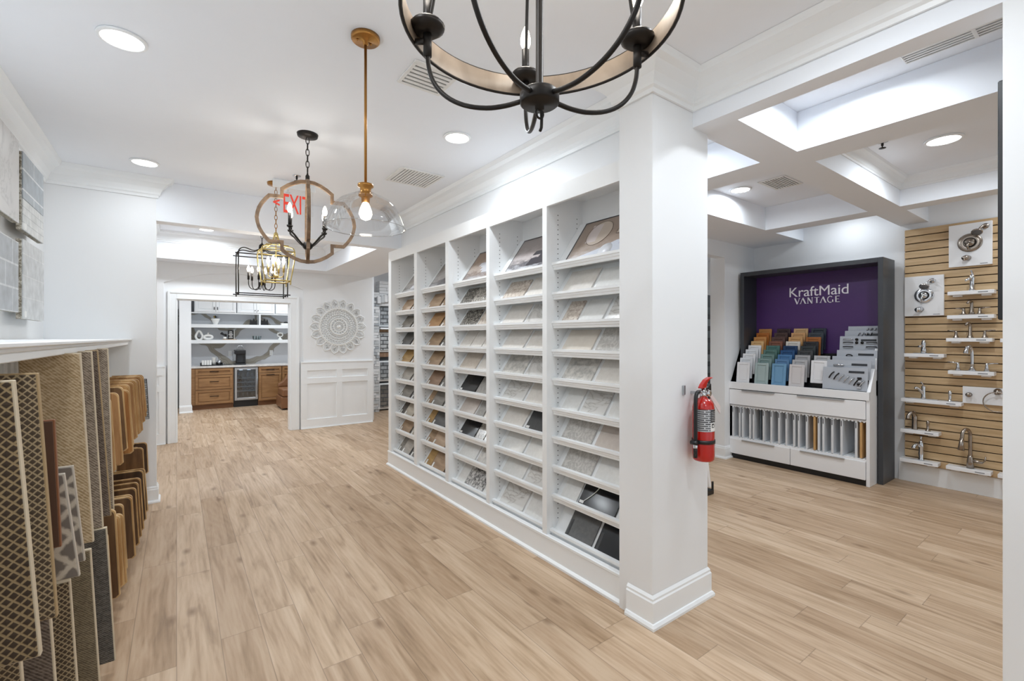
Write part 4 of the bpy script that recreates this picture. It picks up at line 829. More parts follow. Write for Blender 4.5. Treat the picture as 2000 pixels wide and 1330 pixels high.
def tboard(label, ya, yb, za, zb, mats, x=-0.80, th=0.026):
    t = thing('tile_board', label, 'tile sample', (x, (ya+yb)/2, za), tg)
    box(x-th, x, ya, yb, za, zb).build('backing', RE, t)
    box(-0.879, x-th, (ya+yb)/2-0.2, (ya+yb)/2-0.14, zb-0.2, zb-0.1).build('bracket', BLACK, t); box(-0.879, x-th, (ya+yb)/2+0.14, (ya+yb)/2+0.2, zb-0.2, zb-0.1).build('bracket', BLACK, t)
    for m, z0, z1 in mats: box(x, x+0.006, ya+0.002, yb-0.002, z0, z1).build('tile_face', m, t)
    box(x+0.006, x+0.0075, ya+0.04, ya+0.085, za+0.01, za+0.05).build('label_tag', TAGW, t)
tboard('large pale marble tile board, upper left on the wall', 3.60, 4.13, 2.21, 2.72, [(GM, 2.21, 2.72)], x=-0.80)
tboard('blue-grey and white brick tile board, upper right by the corner', 4.22, 4.78, 2.19, 2.69, [(WT2, 2.19, 2.39), (GT1, 2.393, 2.69)])
tboard('grey plank tile board, lower left on the wall', 3.58, 4.12, 1.655, 2.09, [(GT2, 1.655, 2.09)])
tboard('pale grey tile board, lower right by the corner', 4.22, 4.80, 1.62, 2.13, [(PT, 1.62, 2.13)])

# ------------------------------------------------------------------ medallion
MW = plain('carved_white', 'E9EAE9', 0.6, var=0.03, bump=0.3)
mx, my, mz = 2.235, 8.086, 1.682
t = thing('wall_medallion', 'round white carved lattice medallion on the far wall', 'wall decoration', (mx, 8.1, mz))
def C(r, a, d=0): return (mx+r*math.cos(a), my-d, mz+r*math.sin(a))
mb = MB()
for r, w in ((0.085, 0.010), (0.135, 0.013), (0.305, 0.012), (0.322, 0.008)): mb.tube([C(r, 2*PI*i/60) for i in range(60)], w, 6, closed=True)
for i in range(16): a = 2*PI*i/16; mb.tube([C(0.09, a), C(0.13, a)], 0.008, 5)
mb.tube([C(0.03, 2*PI*i/12) for i in range(12)], 0.007, 5, closed=True)
for i in range(12): a = 2*PI*i/12; mb.tube([C(0.03, a), C(0.058, a-0.2), C(0.082, a)], 0.005, 5); mb.tube([C(0.03, a), C(0.058, a+0.2), C(0.082, a)], 0.005, 5)
mb.lathe([(0.001, 0), (0.026, 0), (0.026, -0.01), (0.001, -0.014)], (mx, my, mz), 16, axis='Y')
mb.build('centre_rosette', MW, t)
mb = MB(); NR = 36
rr = [0.143, 0.185, 0.227, 0.266, 0.302]
for q in range(4):
    r0, r1 = rr[q], rr[q+1]
    for i in range(NR):
        a = 2*PI*(i+0.5*(q % 2))/NR; h = 2*PI/NR/2
        mb.tube([C(r0, a), C(r1, a+h)], 0.0058, 5); mb.tube([C(r0, a), C(r1, a-h)], 0.0058, 5)
        if q == 1 or q == 3: mb.tube([C((r0+r1)/2-0.012, a+h), C((r0+r1)/2+0.012, a+h)], 0.005, 4)
mb.build('lattice_ring', MW, t)
mb = MB(); NP = 18
for i in range(NP):
    a = 2*PI*i/NP; h = PI/NP
    mb.tube([C(0.325, a-h*0.9), C(0.37, a-h*0.95), C(0.42, a-h*0.75), C(0.447, a-h*0.35), C(0.463, a), C(0.447, a+h*0.35), C(0.42, a+h*0.75), C(0.37, a+h*0.95), C(0.325, a+h*0.9)], 0.0085, 6)
    mb.tube([C(0.352, a), C(0.385, a-h*0.42), C(0.418, a), C(0.385, a+h*0.42)], 0.007, 5, closed=True)
    mb.tube([C(0.378, a), C(0.388, a-h*0.12), C(0.397, a), C(0.388, a+h*0.12)], 0.004, 5, closed=True)
    mb.tube([C(0.325, a-h*0.55), C(0.352, a)], 0.0055, 5); mb.tube([C(0.325, a+h*0.55), C(0.352, a)], 0.0055, 5); mb.tube([C(0.418, a), C(0.46, a)], 0.005, 5)
    mb.tube([C(0.325, a-h), C(0.40, a-h), C(0.435, a-h)], 0.005, 5)
mb.build('petal_ring', MW, t)
box(mx-0.02, mx+0.02, 8.088, 8.0995, mz+0.30, mz+0.34).build('hanger', MW, t)

# ------------------------------------------------------------------ purple sample display
t = thing('door_display', 'white tiered cabinet display with tall purple backboard and dark surround', 'display', (5.85, 2.3, 0))
DGRY = plain('display_dark_grey', '3C3F44', 0.35, var=0.05); PURP = plain('display_purple', '4A2A66', 0.45, var=0.06, scale=3); DW = plain('display_white', 'EDEEF0', 0.3, var=0.01)
F0, F1, G0, G1 = 1.565, 3.03, 5.80, 6.165
mb = MB(); mb.box(G0, G1, F0, F0+0.045, 0, 2.32).box(G0, G1, F1-0.045, F1, 0, 2.32).box(G0, G1, F0+0.045, F1-0.045, 2.27, 2.32); mb.build('surround', DGRY, t, bevel=0.002)
box(6.12, 6.16, F0+0.045, F1-0.045, 0.5, 2.27).build('backboard', PURP, t)
ML = lambda y, z_: face_mat((6.116, y, z_), (0, -1, 0), (0, 0, 1))
LW = plain('logo_white', 'F4F1F8', 0.4, var=0.01)
text('KraftMaid', 0.163, LW, t, ML(2.275, 2.045), depth=0.006, bold=0, spacing=0.98)
# serif word, drawn as thin and thick strokes
def serif():
    mb = MB(); h = 0.072; y0 = 2.275+0.245; z0 = 1.905; x = 6.108
    def st(pts, w):  # straight stroke
        for (a, b), (c, d) in zip(pts, pts[1:]):
            v = Vector((c-a, d-b)); n_ = Vector((-v.y, v.x)).normalized()*w/2
            P = [(a+n_.x, b+n_.y), (c+n_.x, d+n_.y), (c-n_.x, d-n_.y), (a-n_.x, b-n_.y)]
            mb.prism([(y0-p, z0+q) for p, q in P], x, x+0.008, 'X')
    thin, thk = 0.005, 0.013; o = 0.0
    def serifs(xs, z_): [st([(q-0.009, z_), (q+0.009, z_)], 0.004) for q in xs]
    st([(o, h), (o+0.027, 0)], thk); st([(o+0.027, 0), (o+0.052, h)], thin); serifs((o, o+0.052), h-0.002); o += 0.062
    st([(o, 0), (o+0.027, h)], thin); st([(o+0.027, h), (o+0.055, 0)], thk); serifs((o, o+0.055), 0.002); o += 0.082
    st([(o, 0), (o, h)], thin); st([(o, h), (o+0.045, 0)], thk); st([(o+0.045, 0), (o+0.045, h)], thin); serifs((o, o+0.045), h-0.002); serifs((o,), 0.002); o += 0.07
    st([(o, h-0.003), (o+0.05, h-0.003)], 0.006); st([(o+0.025, h), (o+0.025, 0)], thk*0.9); serifs((o+0.025,), 0.002); o += 0.062
    st([(o, 0), (o+0.027, h)], thin); st([(o+0.027, h), (o+0.055, 0)], thk); serifs((o, o+0.055), 0.002); o += 0.074
    g = [(o+0.027+0.027*math.cos(q), h/2+0.036*math.sin(q)) for q in [math.radians(45+28*i) for i in range(10)]]; st(g, 0.008); st([(o+0.052, 0.004), (o+0.052, 0.032)], 0.010); o += 0.084
    st([(o, 0), (o, h)], thk*0.9); st([(o, h-0.003), (o+0.035, h-0.003)], 0.006); st([(o, h/2), (o+0.028, h/2)], 0.005); st([(o, 0.003), (o+0.038, 0.003)], 0.006)
    return mb
serif().build('lettering', LW, t)
C0, C1 = 1.62, 3.09
mb = MB()
side = [(5.60, 0.0), (5.60, 0.945), (5.625, 0.955), (5.86, 1.385), (5.875, 1.385), (5.875, 0.0)]
for a, b in ((C0, C0+0.03), (C1-0.03, C1)): mb.prism([(x, z_) for x, z_ in side], a, b, 'Y')
mb.box(5.585, 5.61, C0, C1, 0.865, 0.95); mb.box(5.60, 5.62, C0+0.03, C1-0.03, 0.655, 0.66); mb.box(5.60, 5.83, C0+0.03, C1-0.03, 0.245, 0.27); mb.box(5.61, 5.95, C0+0.03, C1-0.03, 0.645, 0.665); mb.box(5.95, 5.98, C0+0.03, C1-0.03, 0.06, 0.9)
mb.build('carcass', DW, t, bevel=0.002)
box(5.62, 5.80, C0+0.02, C1-0.02, 0.0, 0.06).build('plinth', BLACK, t)
HW = plain('pull_silver', 'B8BABD', 0.3, 0.7)
def drawer(a, b, z0, z1, pulls):
    d = box(5.588, 5.612, a, b, z0, z1).build('drawer', DW, t, bevel=0.002)
    for p, q in pulls: MB().box(5.574, 5.590, p, q, z1-0.004, z1+0.0015).box(5.574, 5.577, p, q, z1-0.014, z1-0.004).build('pull', HW, d)
drawer(C0+0.033, C1-0.033, 0.672, 0.857, [(1.83, 2.28), (2.52, 2.90)])
drawer(C0+0.033, 2.352, 0.065, 0.248, [(1.83, 2.25)]); drawer(2.358, C1-0.033, 0.065, 0.248, [(2.52, 2.90)])
mb = MB()
for zz in (0.268, 0.640):
    yy = C0+0.04
    while yy < C1-0.045: mb.box(5.60, 5.95, yy, yy+0.014, zz, zz+0.008); yy += 0.033
mb.build('slot_rails', TRIM, t)
mb = MB()     # stepped dark tiers
for k in range(9): mb.box(5.63+0.053*k, 5.63+0.053*(k+1), C0+0.031, C1-0.031 if k < 3 else F1-0.05, 0.66, 0.90+0.052*k-0.0) if k < 3 else mb.box(5.63+0.053*k, min(5.63+0.053*(k+1), 6.119), max(F0+0.046, C0), F1-0.05, 0.90, 0.90+0.052*k)
mb.build('tiers', BLACK, t)
# vertical door panels in the slots
vy = [(3.033, 0), (2.95, 0), (2.912, 0), (2.823, 0), (2.781, 0), (2.745, 1), (2.664, 0), (2.576, 0), (2.491, 0), (2.412, 0), (2.331, 0), (2.283, 0), (2.202, 0), (2.126, 2), (2.085, 0), (2.041, 0), (1.958, 0), (1.874, 0), (1.746, 0), (1.705, 2)]
PGR = plain('panel_greywhite', 'D9DCE0', 0.4, var=0.01); PDK = plain('panel_bluegrey', '5B646B', 0.4); PWD = wood('panel_maple', 'B68A54', 'D3AD78', (20, 20, 3), 0.4)
for i, (y, c) in enumerate(vy):
    nth = ['first', 'second', 'third', 'fourth', 'fifth', 'sixth', 'seventh', 'eighth', 'ninth', 'tenth', 'eleventh', 'twelfth', 'thirteenth', 'fourteenth', 'fifteenth', 'sixteenth', 'seventeenth', 'eighteenth', 'nineteenth', 'last'][i]
    q = thing('door_panel', f"{['white', 'dark blue-grey', 'maple'][c]} door panel upright in the display slots, {nth} from the left", 'door sample', (5.60, y, 0.276), 'door panels in the display slots')
    if c == 1: y -= 0.02
    box(5.604 if c != 1 else 5.66, 5.93, y-0.021, y, 0.2765, 0.638).build('panel', [PGR, PDK, PWD][c], q, bevel=0.002)
    if c == 0: box(5.602, 5.6045, y-0.013, y-0.006, 0.575, 0.63).build('label_strip', BLACK, q)
# small cabinet door samples
COLR = {'w': ('white', 'E6E6E8'), 'w2': ('bright white', 'DDE0E4'), 'lg': ('light grey', 'B5B5B7'), 'gr': ('warm grey', 'A3A3A5'), 'pl': ('pearl grey', 'CFCBCB'), 'sg': ('pale sage', 'A3B4B4'), 's2': ('sage', '7E9694'), 's3': ('sage green', '6C8884'), 's4': ('green', '557670'), 's5': ('deep teal green', '48716C'),
        'b1': ('light blue', '6F9BBD'), 'b2': ('mid blue', '5B82A9'), 'b3': ('blue', '4C7AA8'), 'b4': ('deep blue', '2A5280'), 'b5': ('navy', '1D3A60'), 'ma': ('natural maple', 'D8B07A'), 'ho': ('honey', 'C98F52'), 'or': ('amber orange', 'B26A2C'), 'oa': ('golden oak', 'B9834A'),
        'rb': ('reddish brown', '7E5242'), 'br': ('cocoa brown', '5B423C'), 'db': ('dark brown', '4B3834'), 'es': ('espresso', '3A2A2C'), 'cm': ('cream', 'D8D2CA'), 't1': ('tan', 'C79B68'), 't2': ('light oak', 'C69A6B'), 't3': ('pale oak', 'C5A377'),
        'dg': ('charcoal', '3F4143'), 'sl': ('dark slate', '33393B'), 'ck': ('near black', '2B2C30'), 'bo': ('burnt orange', 'A0622F'), 'gs': ('blue slate', '3B434B'), 'nv': ('navy slate', '2B3340')}
TC = [['w', 'w2', 'w', 'w2', 'w', 'ma', 'ho', 'or', 'oa'], ['sg', 's2', 's3', 's4', 's5', 'rb', 'br', 'db', 'es'], ['b1', 'b2', 'b3', 'b4', 'b5', 'cm', 't1', 't2', 't3'], ['pl', 'lg', 'gr', 'dg', 'sl', 'ck', 'bo', 'gs', 'nv'], [None, 'w', 'lg']]
YC = [2.915, 2.695, 2.50, 2.31, 2.115]
cnm = ['first column', 'second column', 'third column', 'fourth column', 'fifth column']
ordn = ['front', 'second', 'third', 'fourth', 'fifth', 'sixth', 'seventh', 'eighth', 'back']
def door_sample(xc, yc, zb, label, m, w=0.155, h=0.25):
    q = thing('cabinet_door_sample', label, 'door sample', (xc, yc, zb), 'coloured cabinet door samples on the purple display')
    lean = 0.12; M = Matrix.Translation((xc, yc, zb)) @ Matrix.Rotation(lean, 4, 'Y')
    mb = MB(); b = 0.026
    mb.box(-0.009, 0.009, -w/2, -w/2+b, 0, h, M); mb.box(-0.009, 0.009, w/2-b, w/2, 0, h, M); mb.box(-0.009, 0.009, -w/2+b, w/2-b, 0, b, M); mb.box(-0.009, 0.009, -w/2+b, w/2-b, h-b, h, M)
    mb.build('frame', m, q, bevel=0.002)
    mb = MB(); mb.box(-0.003, 0.006, -w/2+b, w/2-b, b, h-b, M); mb.box(-0.0065, -0.003, -w/2+b+0.01, w/2-b-0.01, b+0.01, h-b-0.01, M); mb.build('panel', m, q, bevel=0.0015)
for ci, colm in enumerate(TC):
    for k, c in enumerate(colm):
        if c is None: continue
        n_, hx_ = COLR[c]; m = plain('door_paint_'+n_.replace(' ', '_'), hx_, 0.38, var=0.03)
        door_sample(5.633+0.053*k, YC[ci]-0.0075*k, 0.946+0.0515*k, f'{n_} cabinet door sample, {ordn[k]} in {cnm[ci]} from the left', m)
# hardware boards
HB = plain('hardware_board_grey', 'B3B8C0', 0.4, var=0.02); HT = plain('hardware_title_dark', '2E3136', 0.4)
hbs = [(0, 2.05, 1.65, 1.187, 0.235, 'front hardware board with diagonal row of handles on grey'), (1, 2.03, 1.64, 1.262, 0.2, 'second hardware board from the front with one bow handle'), (2, 2.00, 1.62, 1.30, 0.2, 'plain grey hardware board third from the front'), (3, 1.975, 1.615, 1.365, 0.2, 'fourth hardware board with small dark pull at its edge'),
       (5, 1.985, 1.625, 1.515, 0.27, 'tall hardware board with three rows of knobs and handles'), (7, 1.97, 1.62, 1.575, 0.2, 'hardware board behind the tall one with shiny pulls'), (8, 1.955, 1.615, 1.625, 0.2, 'rearmost hardware board against purple backboard')]
for k, ya, yb, zt, hh, lab in hbs:
    x = 5.632+0.053*k; q = thing('hardware_board', lab, 'hardware sample', (x, (ya+yb)/2, zt-hh), 'grey hardware boards on the purple display')
    lean = 0.12; M = Matrix.Translation((x, (ya+yb)/2, zt-hh)) @ Matrix.Rotation(lean, 4, 'Y'); w = (ya-yb)
    MB().box(0, 0.008, -w/2, w/2, 0, hh, M).build('board', HB, q, bevel=0.001)
    if k in (0, 1, 3, 5, 7): MB().box(-0.003, 0, -w/2+0.03, -w/2+0.165, hh-0.055, hh-0.033, M).build('title_strip', HT, q)
    mb = MB(); mk = MB(); lab_ = MB()
    if k == 0:
        for i in range(7):
            y = 0.14-0.045*i; z_ = 0.15-0.013*i; d1 = Vector((0, -0.035, 0.05)); ww = mk if i in (0, 1, 5) else mb
            ww.tube([M @ Vector((-0.004, y, z_-0.03)), M @ Vector((-0.02, y-0.015, z_-0.01)), M @ Vector((-0.02, y-0.03, z_+0.015)), M @ Vector((-0.004, y-0.045, z_+0.035))], 0.006, 6)
        for i in range(4): (mk if i % 2 else mb).box(-0.015, 0, -0.15, -0.115, 0.025+0.032*i, 0.043+0.032*i, M)
    elif k == 5:
        for j, z_ in enumerate((0.235, 0.20, 0.155)):
            for y in (0.10, -0.11):
                if y < 0 and j == 0: continue
                (mk if j else mb).tube([M @ Vector((-0.003, y+0.045, z_)), M @ Vector((-0.02, y+0.035, z_)), M @ Vector((-0.02, y-0.035, z_)), M @ Vector((-0.003, y-0.045, z_))], 0.005, 6)
        for (y, z_) in ((0.02, 0.235), (0.02, 0.2), (-0.03, 0.2)): mk.lathe([(0.0, -0.02), (0.014, -0.018), (0.014, -0.008), (0.006, 0)], M @ Vector((0, y, z_)), 12, axis='X')
    elif k == 1: mb.tube([M @ Vector((-0.003, 0.13, 0.145)), M @ Vector((-0.02, 0.1, 0.145)), M @ Vector((-0.02, 0.07, 0.145)), M @ Vector((-0.003, 0.035, 0.145))], 0.007, 6)
    elif k == 3: mk.tube([M @ Vector((-0.003, 0.09, 0.14)), M @ Vector((-0.02, 0.075, 0.15)), M @ Vector((-0.02, 0.05, 0.15)), M @ Vector((-0.003, 0.035, 0.14))], 0.006, 6)
    elif k >= 7:
        for i in range(4): y = 0.05-0.035*i-(0.05 if k == 8 else 0); mb.tube([M @ Vector((-0.003, y, hh-0.06)), M @ Vector((-0.016, y-0.01, hh-0.04)), M @ Vector((-0.003, y-0.02, hh-0.025))], 0.006, 6)
    if mb.v: mb.build('handle', CHROME, q)
    if mk.v: mk.build('handle', BRONZE, q)

# ------------------------------------------------------------------ slatwall with faucets
t = thing('slatwall_panel', 'tan slatwall panel with dark horizontal grooves on the right wall', 'slatwall', (6.17, 0.4, 0.19))
SLW = wood('slatwall_maple', 'B89A72', 'CFB38C', (2, 3, 25), 0.45)
mb = MB(); zz = 0.19; n_s = 32; pit = (2.62-0.19)/n_s
for i in range(n_s): mb.box(6.155, 6.175, -2.5, 1.48, zz+0.005, zz+pit-0.004); zz += pit
mb.build('slats', SLW, t, bevel=0.0015)
box(6.175, 6.199, -2.5, 1.48, 0.19, 2.62).build('backing', plain('groove_dark', '3A2A1C', 0.7), t)
TRW = plain('tray_white', 'F0F1F3', 0.35, var=0.01); GLB = plain('tray_label_grey', '8E9196', 0.5)
def tray(label, ya, yb, ztop, x0=6.04, logo=True):
    q = thing('faucet_shelf', label, 'shelf', (6.1, (ya+yb)/2, ztop-0.035), 'white acrylic faucet shelves on the slatwall')
    box(x0, 6.154, yb, ya, ztop-0.035, ztop).build('platform', TRW, q, bevel=0.003)
    for yy in (ya-0.09, yb+0.03): box(6.09, 6.154, yy, yy+0.06, ztop-0.05, ztop-0.035).build('bracket', TRW, q)
    if logo: box(x0-0.0015, x0, yb+0.04, yb+0.105, ztop-0.022, ztop-0.013).build('label', GLB, q)
trs = [('white faucet shelf, topmost, holding a chrome single faucet', 1.129, 0.812, 1.942), ('white faucet shelf with two-lever faucet below the topmost', 1.132, 0.812, 1.713), ('white faucet shelf, third down on the right column', 1.139, 0.824, 1.494),
       ('white faucet shelf, fourth down, holding chrome arched faucet', 1.126, 0.813, 1.181), ('white faucet shelf at left holding small chrome faucet', 1.461, 1.154, 1.337), ('long white faucet shelf holding kitchen faucet and sprayer', 1.486, 1.031, 0.876),
       ('white faucet shelf at left holding bronze faucet and soap pump', 1.490, 1.192, 0.561), ('lowest white faucet shelf at left with ornate chrome faucet', 1.496, 1.197, 0.258), ('lowest white faucet shelf on the right with tall pull-down faucet', 1.14, 0.833, 0.258), ('lowest white faucet shelf cut off by the pier', 0.791, 0.48, 0.257)]
for a in trs: tray(*a)
tray('white faucet shelf cut off by the pier at eye level', 0.775, 0.5, 1.49, logo=False)
fg = 'display faucets on white shelves'
def faucet(label, y, zt, kind, m, x=6.095, name='faucet'):
    q = thing(name, label, 'faucet', (x, y, zt+0.0005), fg); z0 = zt+0.0008
    def lv(cy, direction, hgt=0.07, mat=m, long=0.06):
        mb = MB().lathe([(0.024, 0), (0.023, 0.006), (0.015, 0.02), (0.010, hgt*0.8), (0.011, hgt), (0.001, hgt+0.004)], (x, cy, z0), 16)
        mb.tube([(x, cy, z0+hgt-0.004), (x-0.005, cy+direction*long*0.5, z0+hgt+0.003), (x-0.006, cy+direction*long, z0+hgt+0.004)], 0.006, 8, taper=[0.008, 0.006, 0.004]); mb.build('lever_handle', mat, q)
    if kind == 'single':
        MB().lathe([(0.027, 0), (0.026, 0.006), (0.019, 0.02), (0.017, 0.09), (0.021, 0.12), (0.018, 0.145), (0.004, 0.155)], (x, y, z0), 20).tube([(x, y, z0+0.10), (x-0.04, y+0.015, z0+0.115), (x-0.075, y+0.03, z0+0.095)], 0.01, 10, taper=[0.015, 0.012, 0.01]).build('body', m, q)
        MB().tube([(x, y, z0+0.15), (x+0.01, y, z0+0.165), (x-0.02, y+0.004, z0+0.19)], 0.008, 8, taper=[0.012, 0.009, 0.006]).build('lever_handle', m, q)
    elif kind == 'centerset':
        MB().box(x-0.024, x+0.024, y-0.085, y+0.085, z0, z0+0.01).lathe([(0.024, 0.01), (0.016, 0.03), (0.012, 0.10), (0.014, 0.125), (0.001, 0.13)], (x, y, z0), 18).tube([(x, y, z0+0.12), (x-0.035, y+0.012, z0+0.128), (x-0.06, y+0.02, z0+0.108)], 0.009, 10, taper=[0.012, 0.011, 0.01]).build('body', m, q, bevel=0.003)
        lv(y+0.055, 1, 0.062, long=0.07); lv(y-0.055, -1, 0.062, long=0.07)
    elif kind == 'widespread':
        MB().lathe([(0.028, 0), (0.026, 0.006), (0.014, 0.03), (0.012, 0.115), (0.001, 0.14)], (x, y, z0), 18).tube([(x, y, z0+0.11), (x-0.01, y+0.003, z0+0.135), (x-0.04, y+0.012, z0+0.140), (x-0.06, y+0.02, z0+0.120)], 0.01, 10, taper=[0.012, 0.013, 0.011, 0.01]).build('spout', m, q)
        lv(y+0.098, 1, 0.068, long=0.06); lv(y-0.098, -1, 0.068, long=0.07)
    elif kind == 'arch':
        MB().lathe([(0.028, 0), (0.026, 0.01), (0.016, 0.03), (0.014, 0.05)], (x, y, z0), 18).tube([(x, y, z0+0.04), (x, y, z0+0.16), (x-0.008, y+0.003, z0+0.205), (x-0.03, y+0.01, z0+0.232), (x-0.055, y+0.02, z0+0.225), (x-0.07, y+0.028, z0+0.20), (x-0.078, y+0.03, z0+0.165)], 0.012, 12, taper=[0.013, 0.013, 0.013, 0.014, 0.015, 0.017, 0.021]).build('spout', m, q)
        lv(y+0.098, 1, 0.075, long=0.075); lv(y-0.098, -1, 0.075, long=0.075)
    elif kind == 'stub':
        MB().box(x-0.022, x+0.022, y-0.08, y+0.08, z0, z0+0.006).lathe([(0.025, 0.006), (0.022, 0.05), (0.018, 0.06), (0.020, 0.10), (0.016, 0.13), (0.001, 0.14)], (x, y, z0), 18).tube([(x, y, z0+0.07), (x-0.03, y+0.012, z0+0.078), (x-0.06, y+0.025, z0+0.07)], 0.011, 10).build('body', m, q, bevel=0.002)
    elif kind == 'kitchen':
        MB().box(x-0.022, x+0.022, y-0.11, y+0.10, z0, z0+0.008).lathe([(0.022, 0.008), (0.018, 0.03), (0.016, 0.10), (0.018, 0.13), (0.001, 0.14)], (x, y, z0), 18).tube([(x, y, z0+0.05), (x-0.03, y+0.02, z0+0.09), (x-0.055, y+0.045, z0+0.118), (x-0.06, y+0.052, z0+0.10)], 0.01, 10, taper=[0.014, 0.012, 0.011, 0.009]).build('body', m, q, bevel=0.002)
        MB().tube([(x, y, z0+0.135), (x, y+0.012, z0+0.16), (x-0.01, y+0.02, z0+0.175)], 0.006, 8).build('lever_handle', m, q)
    elif kind == 'pump':
        MB().lathe([(0.022, 0), (0.02, 0.006), (0.011, 0.015), (0.011, 0.06), (0.014, 0.075), (0.012, 0.10), (0.001, 0.107)], (x, y, z0), 16).build('body', m, q)
    elif kind == 'teapot':
        MB().lathe([(0.026, 0), (0.024, 0.008), (0.022, 0.09), (0.024, 0.12), (0.018, 0.15), (0.001, 0.158)], (x, y, z0), 18).tube([(x, y, z0+0.12), (x-0.02, y+0.01, z0+0.165), (x-0.045, y+0.02, z0+0.17), (x-0.07, y+0.035, z0+0.14), (x-0.075, y+0.037, z0+0.11)], 0.013, 12, taper=[0.02, 0.017, 0.016, 0.015, 0.018]).build('body', m, q)
        MB().tube([(x, y, z0+0.15), (x+0.005, y-0.005, z0+0.175), (x-0.02, y+0.005, z0+0.185)], 0.006, 8).build('lever_handle', m, q)
    elif kind == 'ornate':
        MB().lathe([(0.026, 0), (0.024, 0.01), (0.018, 0.02), (0.023, 0.07), (0.019, 0.10), (0.023, 0.14), (0.016, 0.19), (0.001, 0.2)], (x, y, z0), 20).tube([(x, y, z0+0.13), (x-0.035, y+0.02, z0+0.16), (x-0.06, y+0.035, z0+0.15), (x-0.075, y+0.045, z0+0.12)], 0.013, 10, taper=[0.014, 0.013, 0.014, 0.017]).build('body', m, q)
        MB().tube([(x, y, z0+0.19), (x, y, z0+0.23)], 0.005, 8).lathe([(0.001, 0.225), (0.013, 0.23), (0.013, 0.238), (0.001, 0.243)], (x, y, z0), 12).build('lever_handle', m, q)
    elif kind == 'pulldown':
        pts = [(x, y, z0+0.05), (x, y, z0+0.29)]+[(x-0.045+0.045*math.cos(a), y+0.02-0.02*math.cos(a), z0+0.31+0.06*math.sin(a)) for a in [PI*i/10 for i in range(11)]]+[(x-0.093, y+0.043, z0+0.27)]
        MB().lathe([(0.027, 0), (0.026, 0.06), (0.021, 0.10), (0.019, 0.12)], (x, y, z0), 20).tube(pts, 0.0145, 12).build('spout', m, q)
        MB().tube([(x-0.092, y+0.042, z0+0.285), (x-0.096, y+0.045, z0+0.23), (x-0.10, y+0.047, z0+0.175)], 0.016, 14, taper=[0.016, 0.019, 0.026]).build('spray_head', m, q)
        MB().tube([(x, y, z0+0.075), (x-0.005, y-0.05, z0+0.07), (x-0.006, y-0.085, z0+0.068)], 0.014, 10, taper=[0.018, 0.014, 0.012]).tube([(x-0.006, y-0.08, z0+0.065), (x-0.008, y-0.10, z0+0.09), (x-0.008, y-0.105, z0+0.13)], 0.006, 8).build('lever_handle', m, q)
faucet('chrome single faucet on the topmost white shelf', 0.965, 1.942, 'single', CHROME)
faucet('brushed nickel two-lever faucet on the second shelf down', 0.968, 1.713, 'centerset', NICKEL)
faucet('brushed nickel widespread faucet on the third shelf down', 0.978, 1.494, 'widespread', NICKEL)
faucet('chrome arched widespread faucet on the fourth shelf down', 0.965, 1.181, 'arch', CHROME)
faucet('small stubby chrome faucet on the left shelf', 1.315, 1.337, 'stub', CHROME)
faucet('chrome kitchen faucet on the long white shelf', 1.316, 0.876, 'kitchen', CHROME)
faucet('chrome side sprayer on the long white shelf', 1.12, 0.876, 'pump', CHROME, name='side_sprayer')
faucet('bronze curved faucet on the left shelf above the ornate one', 1.385, 0.561, 'teapot', NICKEL)
faucet('bronze soap pump beside the bronze curved faucet', 1.283, 0.561, 'pump', NICKEL, name='soap_pump')
faucet('ornate chrome faucet on the lowest left shelf', 1.335, 0.258, 'ornate', CHROME)
faucet('tall nickel pull-down faucet on the lowest right shelf', 0.978, 0.258, 'pulldown', NICKEL)
